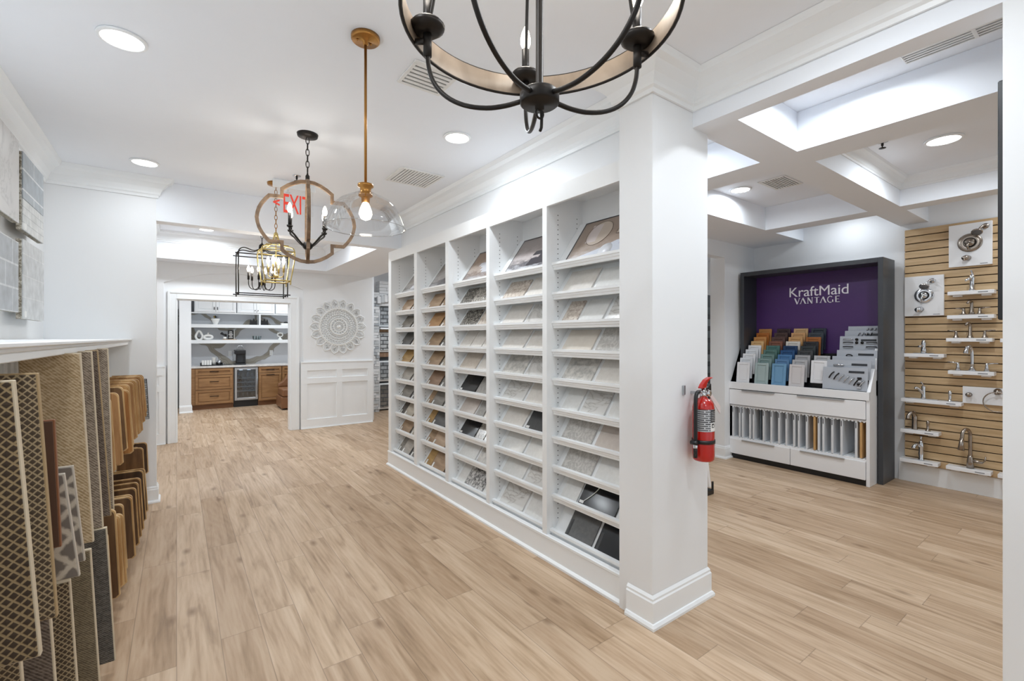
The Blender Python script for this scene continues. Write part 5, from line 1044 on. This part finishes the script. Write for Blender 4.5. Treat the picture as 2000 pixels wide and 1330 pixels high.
def shower(label, ya, yb, za, zb, rc, rr_, m, head, sp):
    q = thing('shower_display', label, 'shower set', (6.14, (ya+yb)/2, za), 'white shower trim boards on the slatwall')
    box(6.128, 6.154, yb, ya, za, zb).build('board', TRW, q, bevel=0.002)
    x = 6.128; MB().lathe([(0.001, -0.008), (rr_*0.55, -0.012), (rr_*0.9, -0.016), (rr_, -0.006), (rr_, 0.0)], (x, *rc), 36, axis='X').build('valve_plate', m, q)
    MB().lathe([(0.001, -0.05), (rr_*0.36, -0.046), (rr_*0.42, -0.02), (rr_*0.46, -0.013)], (x, *rc), 24, axis='X').tube([(x-0.045, rc[0], rc[1]), (x-0.055, rc[0]+0.01, rc[1]-0.03), (x-0.05, rc[0]+0.005, rc[1]-rr_*0.8)], 0.009, 8, taper=[0.012, 0.010, 0.006]).build('lever_handle', m, q)
    MB().lathe([(rr_*0.47, -0.014), (rr_*0.52, -0.0155), (rr_*0.55, -0.013)], (x, *rc), 32, axis='X', cap=False).build('accent_ring', BRONZE, q)
    hy, hz = head
    mb = MB().lathe([(0.001, -0.012), (0.024, -0.01), (0.026, 0)], (x, hy-0.045, hz+0.06), 18, axis='X').tube([(x-0.01, hy-0.045, hz+0.06), (x-0.05, hy-0.04, hz+0.062), (x-0.075, hy-0.02, hz+0.035), (x-0.08, hy-0.01, hz+0.02)], 0.009, 10)
    mb.build('shower_arm', m, q)
    M = Matrix.Translation((x-0.085, hy, hz)) @ Matrix.Rotation(0.6, 4, 'Y')
    MB().lathe([(0.010, 0.035), (0.016, 0.02), (0.038, 0.008), (0.041, 0.0), (0.040, -0.006), (0.001, -0.007)], n=24, M=M).build('shower_head', m, q)
    MB().lathe([(0.001, -0.0085), (0.034, -0.008), (0.035, -0.006)], n=24, M=M, cap=False).build('nozzle_face', plain('nozzle_grey', '6A6C70', 0.5), q)
    MB().tube([(x, *sp), (x-0.04, sp[0]+0.004, sp[1]), (x-0.085, sp[0]+0.012, sp[1]-0.008)], 0.02, 14, taper=[0.026, 0.024, 0.02]).tube([(x-0.07, sp[0]+0.01, sp[1]-0.006), (x-0.072, sp[0]+0.01, sp[1]-0.03)], 0.014, 10).build('tub_spout', m, q)
    box(6.1265, 6.128, yb+0.03, yb+0.08, za+0.012, za+0.018).build('label', GLB, q)
shower('brushed nickel shower set on upper right white board', 1.135, 0.836, 2.184, 2.590, (0.985, 2.405), 0.088, NICKEL, (0.925, 2.485), (1.0, 2.262))
shower('chrome shower set on the left white board', 1.475, 1.17, 1.718, 2.124, (1.32, 1.925), 0.078, CHROME, (1.30, 2.01), (1.345, 1.787))
q = thing('towel_ring_board', 'pale board with nickel robe knob and towel ring', 'towel ring', (6.14, 0.9, 0.87), None)
box(6.128, 6.154, 0.60, 1.036, 0.87, 1.03).build('board', TRW, q, bevel=0.002)
MB().lathe([(0.001, -0.05), (0.02, -0.048), (0.022, -0.03), (0.012, -0.015), (0.022, 0)], (6.128, 0.99, 0.954), 18, axis='X').build('robe_knob', NICKEL, q)
MB().lathe([(0.001, -0.045), (0.018, -0.04), (0.014, -0.015), (0.028, -0.006), (0.029, 0)], (6.128, 0.80, 1.0), 18, axis='X').build('mount', NICKEL, q)
MB().tube([(6.085, 0.80+0.09*math.sin(a), 0.905+0.09*math.cos(a)) for a in [2*PI*i/28 for i in range(28)]], 0.005, 8, closed=True).tube([(6.085, 0.80, 1.0), (6.088, 0.81, 0.975)], 0.008, 8).build('ring', NICKEL, q)
# dark wall screen seen edge-on beyond the pier
q = thing('wall_screen', 'black screen seen edge-on beside the right pier', 'screen', (2.56, 0.0, 1.56))
box(2.53, 2.57, -0.9, 0.331, 1.567, 2.477).build('panel', BLACK, q, bevel=0.004); box(2.5002, 2.53, -0.5, -0.1, 1.85, 2.2).build('mount', STEEL, q)

# ------------------------------------------------------------------ behind the column
q = thing('leaning_display_board', 'white sloping display stand foot seen just past the column', 'display stand', (4.2, 2.6, 0))
mb = MB(); mb.prism([(4.10, 0.07), (4.135, 0.07), (4.03, 0.60), (3.995, 0.60)], 2.44, 3.0, 'Y'); mb.build('panel', DW, q, bevel=0.002)
box(4.05, 4.165, 2.432, 2.50, 0.0, 0.045).build('caster_bracket', BLACK, q, bevel=0.004); MB().box(4.142, 4.160, 2.432, 2.445, 0.045, 0.12).build('corner_guard', BLACK, q)
q = thing('tile_rack', 'dark rack of grey tile strips beyond the opening', 'tile rack', (5.45, 3.6, 0), None)
RK = tiles('rack_dark_tiles', '2E3638', '7E8689', '15181A', bw=0.5, rh=0.12, ms=0.03, rough=0.4)
box(5.40, 5.76, 3.40, 3.44, 0.0, 2.06).build('frame', BLACK, q)
for k in range(12):
    z_ = 0.10+0.155*k; box(5.42, 5.74, 3.38, 3.40, z_, z_+0.09).build('tile_strip', plain('strip_%s' % 'abc'[k % 3], ['6A7375', '9AA1A3', '4A5254'][k % 3], 0.4), q)

# ------------------------------------------------------------------ stone room display
q = thing('stone_arch', 'whitewashed stacked-stone arch beyond the far wall', 'stone surround', (3.5, 9.2, 0))
rnd = random.Random(3); SB = [plain('ledgestone_%s' % 'abc'[i], c, 0.85, var=0.1, scale=30, bump=0.4) for i, c in enumerate(('E3E4E5', 'C7CACC', 'A9AEB3'))]
mbs = [MB(), MB(), MB()]; zz = 0
while zz < 2.36:
    h = rnd.uniform(0.045, 0.075); xx = 2.92
    while xx < 3.31:
        w = rnd.uniform(0.10, 0.2); x2 = min(xx+w, 3.31); mbs[rnd.choice((0, 0, 1, 1, 2))].box(xx, x2-0.004, 9.10-rnd.uniform(0, 0.03), 9.3, zz+0.003, zz+h-0.002); xx = x2
    zz += h
zz = 2.14
while zz < 2.6:
    h = rnd.uniform(0.045, 0.07); xx = 3.31
    while xx < 5.0:
        w = rnd.uniform(0.12, 0.25); mbs[rnd.choice((0, 0, 1))].box(xx, xx+w-0.004, 9.11-rnd.uniform(0, 0.03), 9.3, zz+0.003, zz+h-0.002); xx += w
    zz += h
for i in range(24):
    xx = 3.25+0.07*i; u = (xx-4.1)/0.9; z0 = 2.30-0.12*u*u
    mbs[i % 2].box(xx, xx+0.064, 9.02, 9.10, z0-0.01, z0+0.13)
for i, m in enumerate(mbs): m.build('stone_facing', SB[i], q)  # courses of stacked stone, one mesh per stone tone
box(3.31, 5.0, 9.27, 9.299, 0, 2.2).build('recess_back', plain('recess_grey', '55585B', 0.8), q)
sg = 'stone veneer samples in the arch recess'
stc = [('BFC3C7', '8E949A', 1.72, 2.16, 'pale grey stone veneer board, topmost in the arch recess'), ('CED1D3', 'A9AEB2', 1.20, 1.60, 'light blocky stone veneer board below the topmost'), ('B4B8BB', '878C91', 0.60, 1.02, 'mid grey stone veneer board below eye level'), ('8A8580', '6B6762', 0.03, 0.56, 'brown-grey stone board in white frame on the floor')]
for c1, c2, za, zb, lab in stc:
    o = thing('stone_veneer_board', lab, 'stone sample', (3.5, 9.18, za), sg)
    box(3.335, 3.9, 9.19, 9.22, za, zb).build('frame', TRIM, o, bevel=0.006); box(3.365, 3.87, 9.165, 9.19, za+0.04, zb-0.03).build('stone_face', tiles('veneer_'+c1, c1, c2, '4E5154', bw=0.18, rh=0.08, ms=0.01, rough=0.85, plane='XZ'), o)
box(3.32, 5.0, 9.05, 9.26, 1.665, 1.70).build('recess_shelf', TRIM, q); box(3.32, 5.0, 9.22, 9.268, 1.10, 1.19).build('wood_backing', WB, q); box(3.32, 5.0, 9.22, 9.268, 1.61, 1.66).build('wood_backing', WK, q)

# ------------------------------------------------------------------ coffee room
CABW = wood('cabinet_oak', '8C6641', 'A98157', (3, 25, 25), 0.4); PULLB = plain('pull_bronze', '30221A', 0.4, 0.5)
YF = 11.5
def shaker(mb, x0, x1, z0, z1, y, b=0.045, d=0.026):
    mb.box(x0, x0+b, y-d, y, z0, z1); mb.box(x1-b, x1, y-d, y, z0, z1); mb.box(x0+b, x1-b, y-d, y, z0, z0+b); mb.box(x0+b, x1-b, y-d, y, z1-b, z1)
    mb.box(x0+b, x1-b, y-d*0.3, y, z0+b, z1-b); mb.box(x0+b+0.015, x1-b-0.015, y-d*0.6, y, z0+b+0.015, z1-b-0.015)
def pull(par, xc, z_, y, w=0.15, m=PULLB):
    MB().tube([(xc-w/2, y-0.025, z_), (xc+w/2, y-0.025, z_)], 0.008, 8).tube([(xc-w/2+0.02, y-0.02, z_), (xc-w/2+0.02, y, z_)], 0.006, 6).tube([(xc+w/2-0.02, y-0.02, z_), (xc+w/2-0.02, y, z_)], 0.006, 6).build('pull', m, par)
def base_cab(label, x0, x1, fronts):
    c = thing('base_cabinet', label, 'cabinet', ((x0+x1)/2, YF, 0), 'oak base cabinets under the coffee counter')
    box(x0, x1, YF, 12.095, 0.10, 0.858).build('body', CABW, c); box(x0, x1, YF+0.03, 12.09, 0, 0.10).build('toe_kick', wood('toe_oak', '6A4528', '7E5636', (3, 25, 25), 0.5), c)
    for kind, a, b, z0, z1, pz in fronts:
        mb = MB(); shaker(mb, a, b, z0, z1, YF); f = mb.build(kind, CABW, c, bevel=0.003); pull(f, (a+b)/2, pz, YF-0.02, 0.16)
base_cab('oak three-drawer base cabinet left of the wine fridge', 0.24, 0.985, [('drawer', 0.31, 0.965, 0.715, 0.845, 0.785), ('drawer', 0.31, 0.965, 0.41, 0.705, 0.575), ('drawer', 0.31, 0.965, 0.11, 0.40, 0.27)])
base_cab('oak base cabinet with one drawer right of wine fridge', 1.455, 1.92, [('drawer', 1.465, 1.912, 0.72, 0.845, 0.785), ('door', 1.465, 1.912, 0.11, 0.71, 0.67)])
base_cab('oak base cabinet partly hidden by the leather chair', 1.925, 2.45, [('drawer', 1.935, 2.44, 0.72, 0.845, 0.785), ('door', 1.935, 2.44, 0.11, 0.71, 0.67)])
tag(box(0.2355, 2.99, 11.47, 12.099, 0.862, 0.90).build('countertop', stone('counter_white', [(0.35, 'D0CDCA'), (0.6, 'E9E8E6')], 10), loc=(1.6, 11.8, 0.862), bevel=0.004), 'white stone countertop over the oak cabinets', 'countertop')
tag(box(2.455, 2.99, YF, 12.09, 0, 0.858).build('base_cabinet', CABW, loc=(2.7, 11.8, 0)), 'oak cabinet end hidden behind the door jamb', 'cabinet')
f = thing('wine_fridge', 'stainless glass-door wine fridge between the oak cabinets', 'fridge', (1.22, YF, 0))
mb = MB(); mb.box(0.99, 1.45, 12.0, 12.05, 0.13, 0.856).box(0.99, 1.008, YF+0.02, 12.0, 0.13, 0.856).box(1.432, 1.45, YF+0.02, 12.0, 0.13, 0.856).box(1.008, 1.432, YF+0.02, 12.0, 0.84, 0.856).box(1.008, 1.432, YF+0.02, 12.0, 0.13, 0.15); mb.build('body', plain('fridge_inner', '3A4045', 0.4), f)
box(0.992, 1.448, YF+0.03, 12.0, 0.0, 0.129).build('base_grille', BLACK, f)
mb = MB(); mb.box(1.005, 1.05, YF-0.02, YF+0.018, 0.145, 0.848).box(1.402, 1.447, YF-0.02, YF+0.018, 0.145, 0.848).box(1.05, 1.402, YF-0.02, YF+0.018, 0.80, 0.848).box(1.05, 1.402, YF-0.02, YF+0.018, 0.145, 0.195); d = mb.build('door', STEEL, f, bevel=0.004)
box(1.05, 1.402, YF-0.005, YF, 0.195, 0.80).build('glass', glass_mat('fridge_glass', 'D0D8DE', 0.3, 0.03, 0.10), d); MB().tube([(1.43, YF-0.05, 0.25), (1.43, YF-0.05, 0.72)], 0.008, 8).tube([(1.43, YF-0.05, 0.27), (1.43, YF-0.015, 0.27)], 0.006, 6).tube([(1.43, YF-0.05, 0.70), (1.43, YF-0.015, 0.70)], 0.006, 6).build('handle', STEEL, d)
for zz in (0.62, 0.53, 0.435, 0.34): MB().box(1.01, 1.43, YF+0.05, 11.98, zz-0.006, zz).box(1.01, 1.43, YF+0.03, YF+0.05, zz-0.014, zz+0.006).build('rack', STEEL, f)
fl = emis('fridge_led', 'E6F2FF', 6); box(1.1, 1.16, YF+0.05, YF+0.07, 0.79, 0.80).build('light', fl, f); box(1.25, 1.31, YF+0.05, YF+0.07, 0.79, 0.80).build('light', fl, f)
GG_ = glass_mat('drink_glass', 'E8F0F6', 0.6, 0.05, 0.25)
posn = ['leftmost', 'second', 'third', 'rightmost']
for row, (zz, kind) in enumerate(((0.621, 'bottle'), (0.151, 'wine_glass'))):
    for i in range(4):
        x = 1.085+0.09*i
        if kind == 'bottle': o = MB().lathe([(0.001, 0), (0.03, 0), (0.032, 0.01), (0.032, 0.07), (0.012, 0.10), (0.011, 0.13), (0.001, 0.132)], (x, YF+0.12, zz), 14).build('bottle', GG_, loc=(x, YF+0.12, zz)); tag(o, f'clear bottle on the top fridge rack, {posn[i]} of four', 'bottle', 'bottles in the wine fridge')
        else: o = MB().lathe([(0.001, 0), (0.026, 0.001), (0.004, 0.01), (0.004, 0.06), (0.026, 0.08), (0.03, 0.11), (0.024, 0.145)], (x, YF+0.12, zz), 14, cap=False).build('wine_glass', GG_, loc=(x, YF+0.12, zz)); tag(o, f'wine glass on the fridge floor, {posn[i]} of four', 'glass', 'wine glasses in the fridge')
for r_, zz in enumerate((0.531, 0.436, 0.341)):
    for i in range(4):
        x = 1.085+0.09*i; o = MB().tube([(x, YF+0.06, zz+0.033), (x, YF+0.12, zz+0.033), (x, YF+0.32, zz+0.033)], 0.03, 12, taper=[0.012, 0.032, 0.032]).build('bottle', plain('bottle_%s' % 'abc'[r_], ['4E3A35', '3E4A44', '5A4A44'][r_], 0.2), loc=(x, YF+0.2, zz))
        tag(o, f'lying wine bottle on {["second", "third", "fourth"][r_]} fridge rack, {posn[i]} of four', 'bottle', 'lying bottles in the wine fridge')
# floating shelves and wall cabinets
sv = 'thick white shelves above the coffee counter'
tag(box(0.2355, 2.99, 11.70, 12.099, 1.709, 1.78).build('wall_shelf', TRIM, bevel=0.003, loc=(1.6, 11.9, 1.709)), 'upper thick white shelf over the coffee counter', 'shelf', sv)
tag(box(0.2355, 2.99, 11.70, 12.099, 1.372, 1.447).build('wall_shelf', TRIM, bevel=0.003, loc=(1.6, 11.9, 1.372)), 'lower thick white shelf over the coffee counter', 'shelf', sv)
tag(box(1.50, 1.53, 11.72, 12.099, 1.7805, 2.014).build('shelf_divider', TRIM, loc=(1.51, 11.9, 1.78)), 'upright white divider on the upper shelf', 'shelf divider')
wc = 'white wall cabinets above the shelves'
for i, (a, b, lab) in enumerate(((0.30, 1.06, 'left white two-door wall cabinet'), (1.075, 1.82, 'middle white two-door wall cabinet'), (1.835, 2.6, 'right white wall cabinet, mostly hidden by the door head'))):
    c = thing('wall_cabinet', lab, 'cabinet', ((a+b)/2, 11.75, 2.02), wc); box(a, b, 11.75, 12.098, 2.035, 2.6).build('body', TRIM, c)
    m_ = (a+b)/2
    for x0, x1, px in ((a+0.01, m_-0.003, m_-0.03), (m_+0.003, b-0.01, m_+0.03)):
        mb = MB(); shaker(mb, x0, x1, 2.045, 2.59, 11.75, 0.05); d = mb.build('door', TRIM, c, bevel=0.003)
        MB().tube([(px, 11.70, 2.09), (px, 11.70, 2.15 if i == 0 else 2.11)], 0.008, 8).tube([(px, 11.70, 2.10), (px, 11.73, 2.10)], 0.005, 6).build('knob', BLACK, d)
box_ = box(0.2355, 2.99, 11.74, 12.0985, 2.014, 2.034); tag(box_.build('cabinet_rail', TRIM, loc=(1.6, 11.9, 2.014)), 'white rail under the wall cabinets', 'rail')
# items on shelves
CW = plain('ceramic_white', 'E9E9E6', 0.35, var=0.02); zt = 1.4472
def solid(mb, name, m, label, cat, loc, group=None, bevel=0): return tag(mb.build(name, m, loc=loc, bevel=bevel), label, cat, group)
o = thing('flower_pot', 'white footed pot with dark leaves on the upper shelf', 'plant', (0.68, 11.85, 1.78))
MB().lathe([(0.001, 1.7805), (0.05, 1.7805), (0.045, 1.80), (0.06, 1.83), (0.075, 1.87), (0.085, 1.90), (0.078, 1.905), (0.001, 1.895)], (0.68, 11.85, 0), 20).build('pot', CW, o)
rnd = random.Random(5); mg = MB(); my_ = MB()
for k in range(26):
    a = rnd.uniform(0, 2*PI); e = rnd.uniform(0.2, 1.3); L_ = rnd.uniform(0.05, 0.1); c0 = Vector((0.68, 11.85, 1.90)); d = Vector((math.cos(a)*math.cos(e), math.sin(a)*math.cos(e), math.sin(e))); s_ = d.cross(Vector((0, 0, 1))).normalized()*0.014
    p = c0+d*L_; (my_ if math.cos(a) < -0.3 else mg).add([c0+d*L_*0.3, c0+d*L_*0.7+s_, p, c0+d*L_*0.7-s_], [(0, 1, 2, 3)])
mg.build('leaves', plain('leaf_dark', '23282A', 0.5), o); my_.build('blossoms', plain('blossom_ochre', 'A88B3A', 0.6), o)
bk = 'black spiky bookends by the divider'
for xx, s_, lab in ((1.40, 1, 'black spiky bookend left of the shelf divider'), (1.62, -1, 'black spiky bookend right of the shelf divider')):
    mb = MB(); mb.prism([(xx-0.08*s_, 1.781), (xx+0.07*s_, 1.781), (xx+0.07*s_, 1.90), (xx+0.03*s_, 1.86), (xx, 1.93), (xx-0.03*s_, 1.85), (xx-0.06*s_, 1.91), (xx-0.07*s_, 1.84)], 11.80, 11.86, 'Y'); solid(mb, 'bookend', BLACK, lab, 'bookend', (xx, 11.83, 1.781), bk)
solid(box(1.96, 2.16, 11.78, 11.90, 1.781, 1.83), 'storage_box', CW, 'low white box at the right end of upper shelf', 'box', (2.05, 11.84, 1.781), bevel=0.005)
solid(MB().lathe([(0.001, 0), (0.05, 0), (0.055, 0.02), (0.03, 0.035), (0.001, 0.04)], (2.07, 11.84, 1.8305), 16), 'dark_bowl', BLACK, 'small dark bowl on the low white box', 'bowl', (2.07, 11.84, 1.8305))
mb = MB(); n = 28; pts = [(0.385-0.0+0.06*math.cos(a)*(1-0.35*max(0, math.sin(a))), 11.82, 1.447+0.085+0.085*math.sin(a)+0.02*max(0, math.sin(a))**3) for a in [2*PI*i/n for i in range(n)]]
mb.tube(pts, 0.024, 10, closed=True, flat=(0.9, 1.2)); solid(mb, 'teardrop_vase', CW, 'tall white teardrop ring vase on the lower shelf', 'vase', (0.385, 11.82, 1.447))
mb = MB(); mb.tube([(0.545+0.075*math.cos(a), 11.80, 1.447+0.06+0.036*math.sin(a)) for a in [2*PI*i/24 for i in range(24)]], 0.024, 10, closed=True, flat=(1, 1)); mb.lathe([(0.018, 0.11), (0.013, 0.15), (0.016, 0.155)], (0.545, 11.80, 1.447), 12); solid(mb, 'ring_vase', CW, 'low white oval ring vase beside the teardrop vase', 'vase', (0.545, 11.80, 1.447))
o = thing('coffee_sign_tray', 'dark framed coffee sign and mugs on a wooden tray', 'decoration', (0.95, 11.82, 1.447))
box(0.80, 1.07, 11.76, 11.90, 1.4475, 1.462).build('tray', WK, o); MB().box(0.91, 1.02, 11.86, 11.875, 1.462, 1.66).build('sign_board', BLACK, o); mb = MB()
for k, w in enumerate((0.07, 0.05, 0.08, 0.06, 0.05)): mb.box(0.965-w/2, 0.965+w/2, 11.858, 11.8599, 1.49+0.032*k, 1.505+0.032*k)
mb.build('sign_text', TAGW, o); box(1.025, 1.035, 11.85, 11.88, 1.462, 1.66).build('sign_post', TAGW, o)
mb = MB().lathe([(0.001, 0), (0.03, 0), (0.032, 0.05), (0.028, 0.05), (0.001, 0.045)], (0.85, 11.80, 1.4625), 14); solid(mb, 'coffee_mug', CW, 'white mug on the wooden tray by coffee sign', 'mug', (0.85, 11.80, 1.4625))
mb = MB().tube([(0.78, 11.84, 1.60), (0.83, 11.84, 1.56), (0.87, 11.84, 1.55)], 0.022, 10, taper=[0.03, 0.018, 0.03]); mb.box(0.85, 0.89, 11.82, 11.86, 1.463, 1.57); solid(mb, 'coffee_grinder', BLACK, 'dark hand grinder on the wooden tray', 'grinder', (0.85, 11.84, 1.463))
def striped(): return tiles('basket_stripe', '6F7D80', 'A9B4B4', '3E474A', bw=0.05, rh=0.4, ms=0.01, plane='XZ')
solid(MB().lathe([(0.001, 0), (0.075, 0), (0.09, 0.07), (0.085, 0.085), (0.001, 0.08)], (1.47, 11.84, 1.4475), 18), 'glass_bowl', striped(), 'grey-green ribbed bowl on the lower shelf', 'bowl', (1.47, 11.84, 1.4475))
mb = MB().lathe([(0.001, 0), (0.055, 0), (0.04, 0.02), (0.015, 0.04), (0.015, 0.06)], (1.945, 11.84, 1.4475), 16); mb.tube([(1.945+0.055*math.cos(a), 11.84, 1.445+0.115+0.045*math.sin(a)) for a in [2*PI*i/20 for i in range(20)]], 0.013, 8, closed=True); mb.tube([(1.89, 11.84, 1.60), (2.0, 11.84, 1.60)], 0.012, 8); solid(mb, 'pedestal_sculpture', CW, 'white looped sculpture on a foot, right end of lower shelf', 'sculpture', (1.945, 11.84, 1.4475))
# counter items
o = thing('coffee_maker', 'black single-cup coffee maker on the white counter', 'coffee maker', (1.12, 11.72, 0.9))
mb = MB(); mb.box(1.02, 1.24, 11.66, 11.88, 0.9005, 0.93).box(1.05, 1.24, 11.74, 11.88, 0.93, 1.20).box(1.02, 1.23, 11.62, 11.88, 1.13, 1.225); mb.build('body', BLACK, o, bevel=0.015, seg=2)
box(1.0, 1.05, 11.72, 11.86, 0.99, 1.19).build('water_tank', glass_mat('tank_grey', 'A8ADB2', 0.5, 0.1, 0.3), o); MB().tube([(1.08, 11.70, 1.22), (1.075, 11.69, 1.27), (1.09, 11.69, 1.305), (1.13, 11.69, 1.315), (1.17, 11.69, 1.305), (1.185, 11.69, 1.27), (1.18, 11.70, 1.22)], 0.01, 8).build('handle', STEEL, o); box(1.08, 1.18, 11.735, 11.74, 0.95, 1.10).build('display', plain('dark_glassy', '2C2F33', 0.1), o)
solid(MB().tube([(0.985, 11.85, 0.909), (0.93, 11.80, 0.908), (0.87, 11.84, 0.908), (0.84, 11.80, 0.908), (0.80, 11.85, 0.908)], 0.006, 6), 'power_cord', BLACK, 'black power cord on counter beside the coffee maker', 'cord', (0.9, 11.83, 0.903))
solid(MB().box(0.40, 0.80, 11.62, 11.78, 0.9005, 0.915).box(0.40, 0.415, 11.62, 11.78, 0.915, 0.96).box(0.785, 0.80, 11.62, 11.78, 0.915, 0.96).box(0.415, 0.785, 11.77, 11.78, 0.915, 0.97), 'condiment_tray', BLACK, 'black tray of cups on the counter', 'tray', (0.6, 11.7, 0.9005))
pg = 'white paper packets in the black tray'
for i in range(4): solid(box(0.425+0.045*i, 0.465+0.045*i, 11.64, 11.74, 0.916, 1.015), 'creamer_box', CW, f'small white packet box in the black tray, {posn[i]} of four', 'box', (0.445+0.045*i, 11.69, 0.916), pg, bevel=0.003)
mb = MB()
for k in range(6): mb.lathe([(0.028, 0.018*k), (0.036, 0.018*k+0.06), (0.038, 0.018*k+0.062)], (0.645, 11.70, 0.9165), 16, cap=(k == 0))
solid(mb, 'paper_cup_stack', CW, 'stack of white paper cups in the black tray', 'cups', (0.645, 11.70, 0.9165))
solid(MB().lathe([(0.001, 0), (0.032, 0), (0.036, 0.09), (0.03, 0.09), (0.001, 0.08)], (0.74, 11.70, 0.9165), 16).tube([(0.74, 11.70, 1.0), (0.76, 11.71, 1.05)], 0.004, 6), 'stirrer_jar', STEEL, 'silvery jar of stirrers in the black tray', 'jar', (0.74, 11.70, 0.9165))
ot = 'white wall outlets above the counter'
for xx, lab in ((0.97, 'white wall outlet left of the coffee maker'), (1.80, 'white wall outlet above right end of counter')):
    o = thing('wall_outlet', lab, 'outlet', (xx, 12.09, 1.14), ot); box(xx-0.035, xx+0.035, 12.094, 12.0998, 1.08, 1.20).build('plate', TRIM, o, bevel=0.002); box(xx-0.015, xx+0.015, 12.092, 12.094, 1.10, 1.13).build('socket', TAGW, o); box(xx-0.015, xx+0.015, 12.092, 12.094, 1.15, 1.18).build('socket', TAGW, o)
# leather chair
LE = plain('tan_leather', '80583A', 0.45, var=0.12, bump=0.2)
o = thing('leather_armchair', 'tan leather armchair half hidden behind the door jamb', 'armchair', (2.1, 10.75, 0))
box(1.745, 2.45, 10.45, 11.1, 0.03, 0.27).build('base', LE, o, bevel=0.02, seg=2); box(1.76, 2.45, 10.44, 11.0, 0.275, 0.43).build('seat', LE, o, bevel=0.03, seg=3)
mb = MB(); mb.prism([(1.76, 0.43), (1.78, 0.50), (1.86, 0.55), (1.93, 0.64), (1.99, 0.76), (2.10, 0.86), (2.25, 0.90), (2.45, 0.90), (2.45, 0.43)], 10.98, 11.12, 'Y'); mb.build('backrest', LE, o, bevel=0.025, seg=3)
mb = MB()
for x in (1.80, 2.40):
    for y in (10.5, 11.05): mb.box(x-0.02, x+0.02, y-0.02, y+0.02, 0, 0.03)
mb.build('leg', BLACK, o)
# dark glazed door at the very left of the coffee room
mbd = MB().box(-0.34, -0.30, 11.9, 12.08, 0, 2.1)
struct(box(-1.2, 0.03, 12.06, 12.098, 0, 2.1).build('door_1', plain('door_dark_grey', '6A7176', 0.4)))
# light switch plates near the corner
for x, y, z_, lab in ((-0.19, 8.0985, 1.02, 'small white wall plate beside the doorway at far left'),):
    o = thing('wall_plate', lab, 'wall plate', (x, y, z_)); box(x-0.03, x+0.03, 8.068, 8.0779, z_-0.05, z_+0.05).build('plate', TRIM, o)
